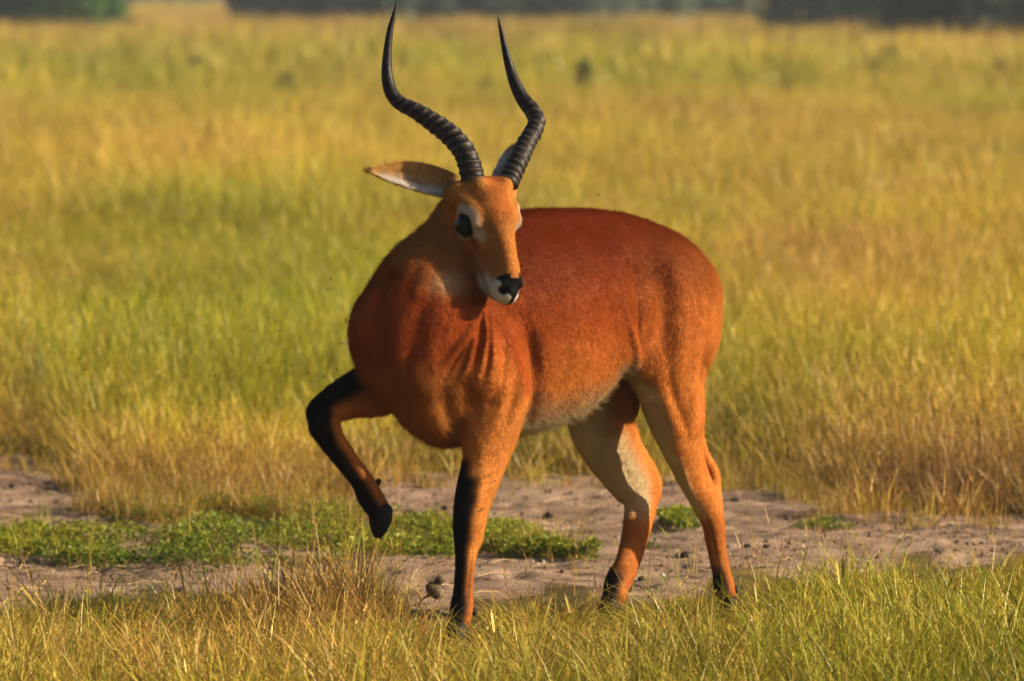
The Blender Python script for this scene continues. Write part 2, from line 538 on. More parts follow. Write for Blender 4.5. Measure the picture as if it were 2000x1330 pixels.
headw = sstep(.16, .10, np.linalg.norm(bv - Hd(.14, 0, -.05), axis=1))      # fine shapes of the head stay sharp
for it in range(14):
    a = (0.6 if it % 2 == 0 else -0.55 if it < 8 else 0.6) * (1 - .93 * headw)
    bv = bv + a[:, None] * (lap(bv) - bv)
bn = vnormals(bv, bf)

# sculpted folds and grooves: each a line over the skin, raised or sunk
front = np.where(bn[:, 1] < 0.25)[0]
fp = pix(bv[front])
def stroke(pts, amp, wid, taper=True):
    global bv
    P = []
    for (x, y) in pts:
        d = np.hypot(fp[:, 0] - x, fp[:, 1] - y)
        c = front[d < 5]
        if len(c) == 0: continue
        P.append(bv[c[np.argmin(bv[c, 1])]])
    if len(P) < 2: return
    Q = catmull(np.array(P), 8)
    lo, hi = Q.min(0) - 3.2 * wid, Q.max(0) + 3.2 * wid
    m = np.where(np.all((bv > lo) & (bv < hi), axis=1))[0]
    d2 = np.full(len(m), 1e9); tt = np.zeros(len(m))
    for i, q in enumerate(Q):
        d = ((bv[m] - q) ** 2).sum(1)
        b = d < d2
        d2[b] = d[b]; tt[b] = i / (len(Q) - 1)
    w = np.exp(-d2 / (2 * wid * wid))
    if taper: w *= np.sin(np.pi * np.clip(tt, .06, .94)) ** .6
    bv[m] += bn[m] * (w * amp)[:, None]
# folds of loose skin at the side of the neck
stroke([(940, 602), (928, 628), (905, 665), (880, 695), (850, 722)], .013, .0075)
stroke([(932, 640), (920, 690), (903, 740)], .011, .0055)
stroke([(947, 600), (950, 650), (946, 695), (937, 735)], .012, .0055)
stroke([(962, 615), (964, 680), (958, 745)], .008, .006)
stroke([(941, 615), (938, 670), (927, 720)], -.007, .004)
stroke([(956, 620), (957, 680), (949, 735)], -.006, .004)
stroke([(915, 665), (895, 700), (870, 740)], -.007, .005)
stroke([(985, 640), (992, 690), (985, 745), (962, 790)], -.008, .011)
stroke([(1024, 620), (1044, 690), (1050, 755), (1036, 810)], -.013, .013)
stroke([(1000, 650), (1018, 720), (1022, 780), (1005, 840)], .007, .014)
stroke([(1010, 560), (1002, 620), (990, 680)], -.005, .016)
stroke([(1075, 640), (1110, 730), (1120, 790)], -.002, .03)
stroke([(1215, 560), (1200, 640), (1175, 720)], -.003, .03)
stroke([(1290, 470), (1320, 520), (1345, 580)], .006, .03)
stroke([(1330, 600), (1335, 680), (1330, 740)], .006, .022)
stroke([(1285, 740), (1310, 800), (1330, 850)], .004, .012)
stroke([(1265, 760), (1290, 830), (1315, 890)], -.004, .008)
stroke([(975, 720), (985, 770), (975, 830)], .006, .016)
stroke([(1005, 760), (998, 800), (978, 850)], -.005, .009)
# wrinkles on the flank before the haunch
for dx, am in ((0, -.0030), (-15, -.0022), (16, -.0024), (-30, -.0016), (31, -.0018)):
    stroke([(1185 + dx, 445), (1213 + dx, 490), (1232 + dx, 535), (1243 + dx, 590)], am, .0045)
stroke([(1240, 520), (1250, 580), (1252, 640), (1251, 690)], -.008, .007)
stroke([(1262, 520), (1274, 600), (1280, 680)], .006, .018)
stroke([(1238, 650), (1248, 690), (1243, 715)], .009, .008)
stroke([(1225, 600), (1236, 650), (1240, 690)], .004, .006)
# ribs, only just showing
for k in range(6):
    x = 1075 + 24 * k
    stroke([(x - 16, 560 - 4 * k), (x, 630 - 4 * k), (x + 14, 705 - 8 * k)], -.0007, .008)
# thigh and shank muscles
stroke([(1310, 700), (1318, 760), (1338, 820), (1352, 860)], -.005, .010)
stroke([(1365, 690), (1358, 760), (1358, 830)], .005, .014)
stroke([(1371, 870), (1380, 905), (1383, 945)], -.005, .0045)
stroke([(1330, 900), (1345, 945), (1358, 985)], .003, .006)
stroke([(1380, 1010), (1395, 1060), (1405, 1110)], -.003, .004)
stroke([(1216, 900), (1240, 950)], -.003, .008)
stroke([(1262, 1000), (1255, 1060), (1240, 1110)], -.003, .0045)
stroke([(930, 1060), (922, 1120), (918, 1170)], -.003, .0035)
stroke([(950, 880), (945, 940), (935, 1000)], .003, .009)
stroke([(650, 860), (680, 910), (710, 950)], -.0025, .004)
# breast: keel and the hollow beside it
stroke([(800, 660), (800, 730), (815, 800), (850, 850)], .002, .018)
stroke([(868, 770), (880, 815), (895, 855)], -.011, .014)
stroke([(905, 745), (925, 780), (930, 830)], -.006, .010)
stroke([(690, 600), (712, 650), (735, 700)], .006, .02)
stroke([(768, 520), (742, 580), (732, 640), (742, 700)], -.010, .013)
stroke([(725, 570), (705, 630), (708, 690)], .006, .014)
stroke([(725, 735), (755, 785), (790, 830)], -.005, .009)
stroke([(845, 560), (815, 640), (795, 720), (800, 790)], -.006, .016)
stroke([(800, 570), (770, 650), (760, 730)], .005, .018)
stroke([(885, 610), (855, 690), (845, 760), (850, 820)], .003, .018)
stroke([(760, 745), (800, 775), (850, 790), (890, 780)], -.002, .014)
stroke([(820, 500), (800, 545), (785, 590)], -.004, .012)
# throat and cheek edges
stroke([(862, 512), (885, 535), (915, 558), (936, 572)], -.003, .005)
bn = vnormals(bv, bf)

# ---- which part of the body each point belongs to, and how its hair lies
KN_ = dict(trunk=(-1, 1.0), neck=(-1, 1.0), throat=(1, 1.0), lf=(1, 1), rf=(1, 1), lh=(1, 1), rh=(1, 1), lhe=(1, .6), rhe=(1, .6), face=(-1, 1), jaw=(-1, 1))
score = {}; flow = np.zeros_like(bv); wsum = np.zeros(NV); best = np.full(NV, 1e9); bestt = np.zeros(NV); dors = np.zeros(NV)
part = np.zeros(NV, int); names = list(KN_)
for ci, nm in enumerate(names):
    c = CH[nm]; m = len(c['c']); ids = np.unique(np.linspace(0, m - 1, min(m, 22)).astype(int))
    sc = np.full(NV, 1e9); tt = np.zeros(NV); dd = np.zeros(NV)
    for i in ids:
        d = bv - c['c'][i]
        r = c['r'][i]
        k0 = np.sqrt((d @ c['R'][i][0] / r[0]) ** 2 + (d @ c['R'][i][1] / r[1]) ** 2 + (d @ c['R'][i][2] / (max(r[0], r[1]))) ** 2)
        w = np.exp(-np.clip(k0 - 1, 0, 9) * 5) * KN_[nm][1]
        flow += w[:, None] * (KN_[nm][0] * c['R'][i][2])
        wsum += w
        b = k0 < sc
        sc[b] = k0[b]; tt[b] = c['t'][i]
        dv = np.cross(c['R'][i][2], V3); dv /= np.linalg.norm(dv) + 1e-9
        dd[b] = (bn @ dv)[b]
    score[nm] = (sc, tt, dd)
    b = sc < best
    best[b] = sc[b]; part[b] = ci; bestt[b] = tt[b]
PART = {nm: (part == i).astype(float) for i, nm in enumerate(names)}
u_ = (bv - ORG) @ F3; v_ = (bv - ORG) @ V3; w_ = bv[:, 2]
hs = (bv - H0) @ HF / KS; hl = (bv - H0) @ HL / KL; hn = (bv - H0) @ HN / KN
_q = np.stack([np.maximum(np.abs(hs - .15) - .13, 0) * KS, hl * KL, (hn + .07) * KN], 1)
ishead = sstep(.112, .098, np.linalg.norm(_q, axis=1)) * sstep(-.178, -.160, hn) * sstep(-.045, -.02, hs)
_hk = np.minimum(score['face'][0], score['jaw'][0])
ishead = ishead * np.where(hs > .12, sstep(1.55, 1.35, _hk), 1.0)
trunkish = np.clip(PART['trunk'] + PART['neck'] + PART['throat'], 0, 1)
flow = flow / (np.linalg.norm(flow, axis=1)[:, None] + 1e-9)
flow = flow + (PART['trunk'] * .55)[:, None] * np.array([0, 0, -1.0]) * (1 - np.clip(bn[:, 2], 0, 1))[:, None]
flow = flow + (PART['throat'] * 1.2)[:, None] * np.array([0, 0, -1.0])
for _ in range(6): flow = lap(flow)
flow -= bn * (flow * bn).sum(1)[:, None]
flow /= np.linalg.norm(flow, axis=1)[:, None] + 1e-9

# ---- coat colours
def mixc(c, m, col): return c + np.clip(m, 0, 1)[:, None] * (np.array(col) - c)
RUF = (.315, .066, .013); DARK = (.088, .0135, .003); OCH = (.46, .190, .046); ORA = (.53, .182, .038); PALE = (.60, .47, .28); WHITE = (.66, .62, .54); BLACK = (.0035, .003, .0028)
wc = .74; 
nz = fbm(bv * 6.0 + 3, 3)
cc = np.tile(np.array(RUF), (NV, 1))
cc = mixc(cc, sstep(.64, .96, w_ + .06 * (nz - .5)) * (1 - PART['neck']) * sstep(.12, .0, u_), DARK)
cc = mixc(cc, sstep(.76, .56, w_ + .08 * (nz - .5)) * PART['trunk'] * .85 * sstep(.0, -.2, u_), ORA)
cc = mixc(cc, sstep(-.35, -.80, u_) * sstep(1.0, .66, w_) * .8, ORA)
cc = mixc(cc, PART['neck'] * sstep(.80, .98, w_), OCH)
cc = mixc(cc, PART['throat'] * .35, DARK)
breast = np.clip(PART['trunk'] + PART['neck'] + PART['throat'], 0, 1) * sstep(.02, .12, u_)
cc = mixc(cc, breast * sstep(.70, .58, w_) * .75, OCH)
legs = np.clip(PART['lf'] + PART['rf'] + PART['lh'] + PART['rh'] + PART['lhe'] + PART['rhe'], 0, 1)
cc = mixc(cc, legs * sstep(.75, .55, w_), ORA)
foren = np.clip(PART['lf'] + PART['rf'], 0, 1)
cc = mixc(cc, foren * sstep(.62, .5, w_) * .35, OCH)
bel = PART['trunk'] * sstep(-.56, -.80, bn[:, 2] + .10 * (nz - .5)) * sstep(.03, -.06, u_)
cc = mixc(cc, bel, PALE)
edge = PART['trunk'] * sstep(-.40, -.64, bn[:, 2] + .10 * (nz - .5)) * sstep(.03, -.06, u_) * .35
cc = mixc(cc, edge * (1 - bel), PALE)
for nm, inn in (('lh', -1), ('rh', 1)):
    sc, tt, dd = score[nm]
    nin = (bn @ V3) * inn
    pm = PART[nm] * sstep(.10, .42, (nin * .55 + .85 * dd if nm == 'lh' else nin * .35 + dd * .95) + .15 * (nz - .5)) * sstep(.58, .48, tt) 
    cc = mixc(cc, pm, PALE if nm == 'lh' else (.50, .37, .21))
    low = PART[nm] * sstep(.50, .62, tt)
    cc = mixc(cc, low * .6, (.30, .085, .02))
    cc = mixc(cc, PART[nm] * sstep(.78, .83, tt) * sstep(.05, .35, dd), BLACK)
    cc = mixc(cc, PART[nm] * sstep(.93, .97, tt) * .9, BLACK)
for nm in ('lf', 'rf'):
    sc, tt, dd = score[nm]
    t0 = .235 if nm == 'lf' else .18
    outw = (bn @ V3) * (1 if nm == 'lf' else -1)
    dd = dd + .28 * sstep(.5, .65, tt) * (nm == 'lf')
    st = PART[nm] * sstep(t0, t0 + .05, tt + .05 * (nz - .5)) * sstep(.02, .20, dd - .9 * sstep(t0 + .13, t0, tt) * (nm == 'lf') - .25 * outw * (1 if nm == 'lf' else 0) + .10 * (nz - .5))
    cc = mixc(cc, st, BLACK)
    cc = mixc(cc, PART[nm] * sstep(.93, .97, tt), BLACK)
    cc = mixc(cc, PART[nm] * sstep(.55, .7, tt) * (1 - st) * .45, (.26, .07, .018))
pou = np.exp(-(np.linalg.norm(bv - at(1224, 785, 16.58), axis=1) / .055) ** 4)
cc = mixc(cc, pou * .8, (.30, .14, .05))
# throat patch
tp = np.exp(-(np.linalg.norm((bv - at(872, 552, 15.99)) / np.array([.050, .09, .034]), axis=1)) ** 3) * (.6 + .6 * nz)
cc = mixc(cc, tp * .62, PALE)
# head
cc = mixc(cc, sstep(.20, .14, np.linalg.norm(bv - Hd(.02, 0, -.06), axis=1)), OCH)
cc = mixc(cc, ishead, OCH)
cc = mixc(cc, ishead * sstep(.040, .015, np.abs(hl)) * sstep(-.06, -.03, hn) * sstep(.16, .08, hs) * .65, (.36, .095, .018))
cc = mixc(cc, ishead * sstep(.030, .018, np.abs(hl)) * sstep(.12, .18, hs) * sstep(-.05, -.02, hn) * .5, ORA)
ex, en = hs - .096, hn + .064
side = ishead * sstep(.028, .038, np.abs(hl))
exr, enr = ex * .90 - en * .43, ex * .43 + en * .90
rn = .30 * (fbm(bv * 60, 2) - .5)
ring = side * sstep(1.12, .90, np.sqrt((np.where(exr < 0, exr / .050, exr / .037)) ** 2 + (np.where(enr > 0, enr / .041, enr / .036)) ** 2) + rn)
cc = mixc(cc, ring * .66, WHITE)
ring2 = side * sstep(1.1, .9, np.sqrt(((ex - .036) / .022) ** 2 + ((en - .025) / .013) ** 2) + rn)
cc = mixc(cc, ring2 * .55, WHITE)
lid = ishead * sstep(.03, .04, np.abs(hl)) * sstep(1.10, .94, np.sqrt((exr / .0295) ** 2 + (enr / .0305) ** 2))
cc = mixc(cc, lid, BLACK)
tear = ishead * np.exp(-(((hn + .062 + .05 * (hs - .13)) / .0060) ** 2)) * sstep(.112, .120, hs) * sstep(.175, .140, hs) * sstep(.02, .03, np.abs(hl))
cc = mixc(cc, tear * .8, (.08, .022, .010))
cheekdark = ishead * sstep(.04, .02, np.abs(hn + .085)) * sstep(.06, .10, hs) * sstep(.20, .15, hs)
cc = mixc(cc, cheekdark * .35, (.30, .09, .02))
muz = ishead * sstep(.212, .245, hs + .15 * (-.066 - hn)) * sstep(-.046, -.058, hn)
muz = np.maximum(muz, ishead * sstep(.240, .262, hs) * sstep(.018, .026, np.abs(hl)))
muz = np.maximum(muz, ishead * sstep(.270, .280, hs))
lip = ishead * sstep(-.15, -.55, bn @ HN) * sstep(.06, .10, hs) * .6
cc = mixc(cc, np.maximum(muz * .95, lip), WHITE)
zz = bv[:, 2]
wid = np.where(zz > .840, .0275, np.clip(.0275 - (.840 - zz) * .95, .0045, 1)) + .003 * (vnoise(bv * 110) - .5)
nose = ishead * sstep(.2445, .2485, hs - .10 * np.abs(hl)) * sstep(wid + .0015, wid - .0015, np.abs(hl))
nose = nose * np.maximum(sstep(-.058, -.053, hn), sstep(.020, .015, np.abs(hl))) * sstep(-.080, -.076, hn)
nose = nose * (1 - sstep(.012, .008, np.abs(hl)) * sstep(.2640, .2590, hs))
nose = np.clip(nose, 0, 1)
for _sg in (1, -1): nose = np.maximum(nose, ishead * sstep(.014, .011, np.linalg.norm(bv - Hd(.283, .0195 * _sg, -.030), axis=1)))
nose = np.clip(nose, 0, 1)
mouth = ishead * np.exp(-((hn + .0735 + .20 * (.288 - hs)) / .0026) ** 2) * sstep(.20, .23, hs) * (1 - nose)
keep = (cc.copy(), np.clip(nose + lid, 0, 1))
cc = mixc(cc, mouth * .9, (.03, .015, .01))
cc = mixc(cc, nose, BLACK)
hb = ishead * sstep(.034, .026, np.linalg.norm((bv - Hd(-.004, 0, -.012)) / 1.0, axis=1) - 0.012)
blend = 1 - .75 * np.clip(np.maximum(ishead, 0), 0, 1)
for _ in range(10):
    cc = cc + (blend * .8)[:, None] * (lap(cc) - cc)
cc = mixc(cc, np.clip(nose + lid, 0, 1), BLACK)
cc = cc * (0.84 + .32 * fbm(bv * np.array([10, 10, 7]), 3))[:, None]

# ---- materials
def coat_material(trans=0.0):
    m, nt, out = new_mat('short coat')
    b = N(nt, 'ShaderNodeBsdfPrincipled')
    b.inputs['Roughness'].default_value = .6
    b.inputs['Specular IOR Level'].default_value = .05
    a = N(nt, 'ShaderNodeAttribute'); a.attribute_name = 'coat'
    lk(nt, a.outputs['Color'], b.inputs['Base Color'])
    if trans:
        t = N(nt, 'ShaderNodeBsdfTranslucent'); lk(nt, a.outputs['Color'], t.inputs['Color'])
        x = N(nt, 'ShaderNodeMixShader'); x.inputs[0].default_value = trans
        lk(nt, b.outputs[0], x.inputs[1]); lk(nt, t.outputs[0], x.inputs[2]); lk(nt, x.outputs[0], out.inputs[0])
    else:
        lk(nt, b.outputs[0], out.inputs[0])
    return m
def hair_material():
    m, nt, out = new_mat('coat hair')
    a = N(nt, 'ShaderNodeAttribute'); a.attribute_name = 'hcol'
    bn_ = N(nt, 'ShaderNodeAttribute'); bn_.attribute_name = 'skin_normal'
    d = N(nt, 'ShaderNodeBsdfDiffuse')
    lk(nt, a.outputs['Color'], d.inputs['Color']); lk(nt, bn_.outputs['Vector'], d.inputs['Normal'])
    tr = N(nt, 'ShaderNodeBsdfTranslucent'); lk(nt, a.outputs['Color'], tr.inputs['Color'])
    dm = N(nt, 'ShaderNodeMixShader'); dm.inputs[0].default_value = .12; lk(nt, d.outputs[0], dm.inputs[1]); lk(nt, tr.outputs[0], dm.inputs[2])
    h = N(nt, 'ShaderNodeBsdfHair'); h.component = 'Reflection'
    h.inputs['RoughnessU'].default_value = .35; h.inputs['RoughnessV'].default_value = .6
    mx = N(nt, 'ShaderNodeMix'); mx.data_type = 'RGBA'; mx.inputs[0].default_value = .0
    lk(nt, a.outputs['Color'], mx.inputs[6]); mx.inputs[7].default_value = (.9, .75, .6, 1)
    lk(nt, mx.outputs[2], h.inputs['Color'])
    s_ = N(nt, 'ShaderNodeMixShader'); s_.inputs[0].default_value = .02
    lk(nt, dm.outputs[0], s_.inputs[1]); lk(nt, h.outputs[0], s_.inputs[2])
    lk(nt, s_.outputs[0], out.inputs[0])
    return m
M_coat = coat_material(); M_hair = hair_material()

kob = bpy.data.objects.new('antelope', None)
COL.objects.link(kob)
kob.location = tuple(T(-.3, 0, 0))
tag(kob, 'rust coloured antelope with ringed lyre shaped horns, one foreleg lifted, standing in low grass', 'antelope')
bpy.context.view_layer.update()
body = mesh_np('body', bv, bf, M_coat, True, kob, {'coat': np.concatenate([cc * .92, np.ones((NV, 1))], 1)})

# ---- fur as real hair strands
hlen = np.full(NV, .0095)
hlen = np.where(PART['neck'] + PART['throat'] > 0, .0105, hlen)
hlen = hlen + breast * .003 + bel * .014 + edge * .010
hlen = np.where(legs > 0, .0050, hlen)
hlen = np.where((legs > 0) & (w_ > .45), .0085, hlen)
hlen = hlen + .010 * np.exp(-((w_ - .50) / .05) ** 2) * breast
hlen = hlen * (1 - ishead) + .0042 * ishead
for _ in range(8): hlen = lap(hlen)
hden = np.ones(NV)
hlen = np.where(nose * ishead > .3, 0, hlen); hlen = np.where(lid > .4, 0, hlen)
hlen = hlen * (1 - .6 * muz)
NSTR = 700000
def make_fur():
    tri = np.concatenate([bf[:, [0, 1, 2]], bf[:, [0, 2, 3]]])
    A = .5 * np.linalg.norm(np.cross(bv[tri[:, 1]] - bv[tri[:, 0]], bv[tri[:, 2]] - bv[tri[:, 0]]), axis=1)
    hh = ishead[tri[:, 0]]
    W = A * (1 + 1.3 * hh) * (hlen[tri[:, 0]] > .001)
    cs = np.cumsum(W); cs /= cs[-1]
    ti = np.searchsorted(cs, rng.random(NSTR))
    a, b = rng.random(NSTR), rng.random(NSTR)
    s_ = a + b > 1; a[s_] = 1 - a[s_]; b[s_] = 1 - b[s_]
    ba = np.stack([1 - a - b, a, b], 1)
    def I(x):
        y = x[tri[ti]]
        return (y * (ba[..., None] if y.ndim == 3 else ba)).sum(1)
    p, n, d, L, c = I(bv), I(bn), I(flow), I(hlen), I(cc)
    n /= np.linalg.norm(n, axis=1)[:, None] + 1e-9
    L = L * (.55 + .75 * rng.random(NSTR))
    dd_ = d / (np.linalg.norm(d, axis=1)[:, None] + 1e-9)
    cl = np.zeros(NSTR)                                              # streaks drawn out along the lie of the hair
    for k_ in range(-4, 5): cl += vnoise((p + dd_ * (.0045 * k_)) * 300)
    cl = np.clip((cl / 9 - .5) * 3.2, -1, 1)[:, None]
    jit = rng.normal(0, .07, (NSTR, 3)) + (np.stack([vnoise(p * 45 + k * 9) for k in (1, 2, 3)], 1) - .5) * .40
    d = d + jit; d /= np.linalg.norm(d, axis=1)[:, None]
    lift = (.12 + .20 * rng.random(NSTR))[:, None]
    guard = rng.random(NSTR) < .07                                   # longer hairs that stand off and catch the sun
    L = np.where(guard, L * 1.5, L); lift = np.where(guard[:, None], lift + .38, lift)
    p0 = p - n * .0012
    p1 = p + L[:, None] * .5 * (d * .85 + n * lift)
    p2 = p + L[:, None] * (d * 1.0 + n * lift * .75)
    pts = np.stack([p0, p1, p2], 1).reshape(-1, 3).astype(np.float32)
    hc = bpy.data.hair_curves.new('coat')
    hc.add_curves([3] * NSTR)
    hc.attributes['position'].data.foreach_set('vector', pts.ravel())
    r = np.array([.00026, .00019, .00003], np.float32)
    ra = hc.attributes.get('radius') or hc.attributes.new('radius', 'FLOAT', 'POINT')
    ra.data.foreach_set('value', np.tile(r, NSTR).astype(np.float32))
    c = c * (.90 + .20 * rng.random(NSTR)[:, None]) * (1 + .17 * cl)
    c = np.clip(c, 0, 1)
    # pale tips here and there
    k = rng.random(NSTR) < .10
    c[k] = c[k] * 1.12
    ca = hc.attributes.new('hcol', 'FLOAT_COLOR', 'CURVE')
    ca.data.foreach_set('color', np.concatenate([c, np.ones((NSTR, 1))], 1).astype(np.float32).ravel())
    na = hc.attributes.new('skin_normal', 'FLOAT_VECTOR', 'CURVE')
    nn = n + .15 * d + rng.normal(0, .06, (NSTR, 3)); nn /= np.linalg.norm(nn, axis=1)[:, None]
    na.data.foreach_set('vector', nn.astype(np.float32).ravel())
    hc.materials.append(M_hair)
    o = bpy.data.objects.new('coat', hc)
    COL.objects.link(o)
    o.parent = kob; o.matrix_parent_inverse = Matrix.Translation(-Vector(kob.location))
    tag(o, kind='stuff')
    return o
FUR = make_fur()

# ---- horns
def horn_material():
    m, nt, out = new_mat('dark ringed horn')
    b = N(nt, 'ShaderNodeBsdfPrincipled')
    b.inputs['Roughness'].default_value = .5; b.inputs['Specular IOR Level'].default_value = .22
    a = N(nt, 'ShaderNodeAttribute'); a.attribute_name = 'ridge'
    tc = N(nt, 'ShaderNodeTexCoord')
    nz_ = N(nt, 'ShaderNodeTexNoise', Scale=90.0, Detail=6.0); lk(nt, tc.outputs['Object'], nz_.inputs['Vector'])
    r = ramp(nt, nz_.outputs['Fac'], [(.3, (.005, .004, .004)), (.7, (.016, .012, .010))])
    mx = N(nt, 'ShaderNodeMix'); mx.data_type = 'RGBA'
    lk(nt, a.outputs['Fac'], mx.inputs[0]); lk(nt, r.outputs[0], mx.inputs[6]); mx.inputs[7].default_value = (.060, .040, .028, 1)
    lk(nt, mx.outputs[2], b.inputs['Base Color'])
    bp = N(nt, 'ShaderNodeBump', Strength=.35, Distance=.003); lk(nt, nz_.outputs['Fac'], bp.inputs['Height']); lk(nt, bp.outputs[0], b.inputs['Normal'])
    lk(nt, b.outputs[0], out.inputs[0])
    return m
M_horn = horn_material()
def make_horn(tab, nr, parent):
    P = np.array([list(at(x, y, Y)) + [w * Y / FPX * .53] for x, y, w, Y in tab])
    Q = catmull(P, 40)
    d = np.r_[0, np.cumsum(np.linalg.norm(np.diff(Q[:, :3], axis=0), axis=1))]
    s = np.arange(0, d[-1], .0011)
    Q = np.stack([np.interp(s, d, Q[:, k]) for k in range(4)], 1)
    seg = 36
    tg = np.gradient(Q[:, :3], axis=0); tg /= np.linalg.norm(tg, axis=1)[:, None]
    e1 = np.array([0, -1.0, 0]); V, RD = [], []
    ang = np.linspace(0, 2 * np.pi, seg, endpoint=False)
    # ring spacing widens upward, then the horn is smooth
    Lr = d[-1] * .62
    for i in range(len(Q)):
        e1 = e1 - tg[i] * e1.dot(tg[i]); e1 /= np.linalg.norm(e1); e2 = np.cross(tg[i], e1)
        x = s[i] + .0050 * np.sin(ang * 1 + .9) + .0022 * (vnoise(n2(np.cos(ang) * 1.3 + 5, np.sin(ang) * 1.3 + s[i] * 55)) - .5)      # rings slope round the horn
        ph = nr * np.clip(x / Lr, 0, 1) ** .86
        sw = ph - np.floor(ph)
        prof = np.exp(-(np.where(sw < .55, (sw - .55) / .24, (sw - .55) / .15)) ** 2)
        fade = sstep(1.0, .80, s[i] / Lr) * sstep(0, .006, s[i])
        amp = (.115 * (.65 + .35 * np.cos(ang))) * fade * (.45 + 1.1 * vnoise(n2(ph // 1 * 3.1, ang * .35)))
        fine = .012 * (vnoise(n2(ang * 8, s[i] * 120)) - .5)
        r = Q[i, 3] * (.955 + amp * 1.25 * (prof - .35) + fine)
        V.append(Q[i, :3] + (np.cos(ang) * r)[:, None] * e1 + (np.sin(ang) * r * .94)[:, None] * e2)
        RD.append(prof ** 2 * fade)
    n = len(Q); V = np.concatenate(V); RD = np.concatenate(RD)
    i, k = np.meshgrid(np.arange(n - 1), np.arange(seg), indexing='ij')
    f = np.stack([i * seg + k, i * seg + (k + 1) % seg, (i + 1) * seg + (k + 1) % seg, (i + 1) * seg + k], -1).reshape(-1, 4)
    return mesh_np('horn', V, f, M_horn, True, parent, {'ridge': RD})
make_horn([(926, 368, 1, 16.0), (926, 365, 49, 16.0), (924, 350, 50, 16.0), (909, 301, 47, 16.02), (880, 265, 44, 16.05), (844, 238, 40, 16.08), (811, 217, 34, 16.10), (781, 202, 30, 16.12), (765, 183, 28, 16.13),
           (758, 160, 26, 16.14), (755.5, 135, 22, 16.145), (757, 99, 17.5, 16.15), (762, 60, 13.5, 16.155), (770, 27, 8.5, 16.16), (776, 0, 1.5, 16.165)], 16, kob)
make_horn([(991, 363, 1, 16.03), (991, 361, 43, 16.03), (995, 350, 44, 16.04), (1013, 313, 41, 16.08), (1028, 280, 38, 16.13), (1042, 257, 36.5, 16.17), (1048, 237, 34.5, 16.20), (1040, 218, 32.5, 16.22), (1022, 195, 28.5, 16.24),
           (1007, 166, 24, 16.25), (996, 134, 19, 16.26), (987, 99, 14, 16.265), (978.5, 60, 8.5, 16.27), (972, 31, 1.5, 16.275)], 15, kob)

# ---- eyes
M_eye, nt_, out_ = new_mat('dark wet eye')
b_ = N(nt_, 'ShaderNodeBsdfPrincipled'); b_.inputs['Base Color'].default_value = (.002, .0015, .0013, 1); b_.inputs['Roughness'].default_value = .07
b_.inputs['Specular IOR Level'].default_value = .22; lk(nt_, b_.outputs[0], out_.inputs[0])
def uv_sphere(c, R, r, nu=32, nv=20):
    th = np.linspace(0, np.pi, nv + 1); ph = np.linspace(0, 2 * np.pi, nu, endpoint=False)
    v = np.array([[math.sin(t) * math.cos(p), math.sin(t) * math.sin(p), math.cos(t)] for t in th for p in ph])
    v = c + (v * r) @ R
    f = [(i * nu + k, i * nu + (k + 1) % nu, (i + 1) * nu + (k + 1) % nu, (i + 1) * nu + k) for i in range(nv) for k in range(nu)]
    return v, f
for sg in (-1, 1):
    v, f = uv_sphere(Hd(.096, .0535 * sg, -.064), RH, np.array([.0245, .0238, .0285]))
    mesh_np('eye', v, f, M_eye, True, kob)

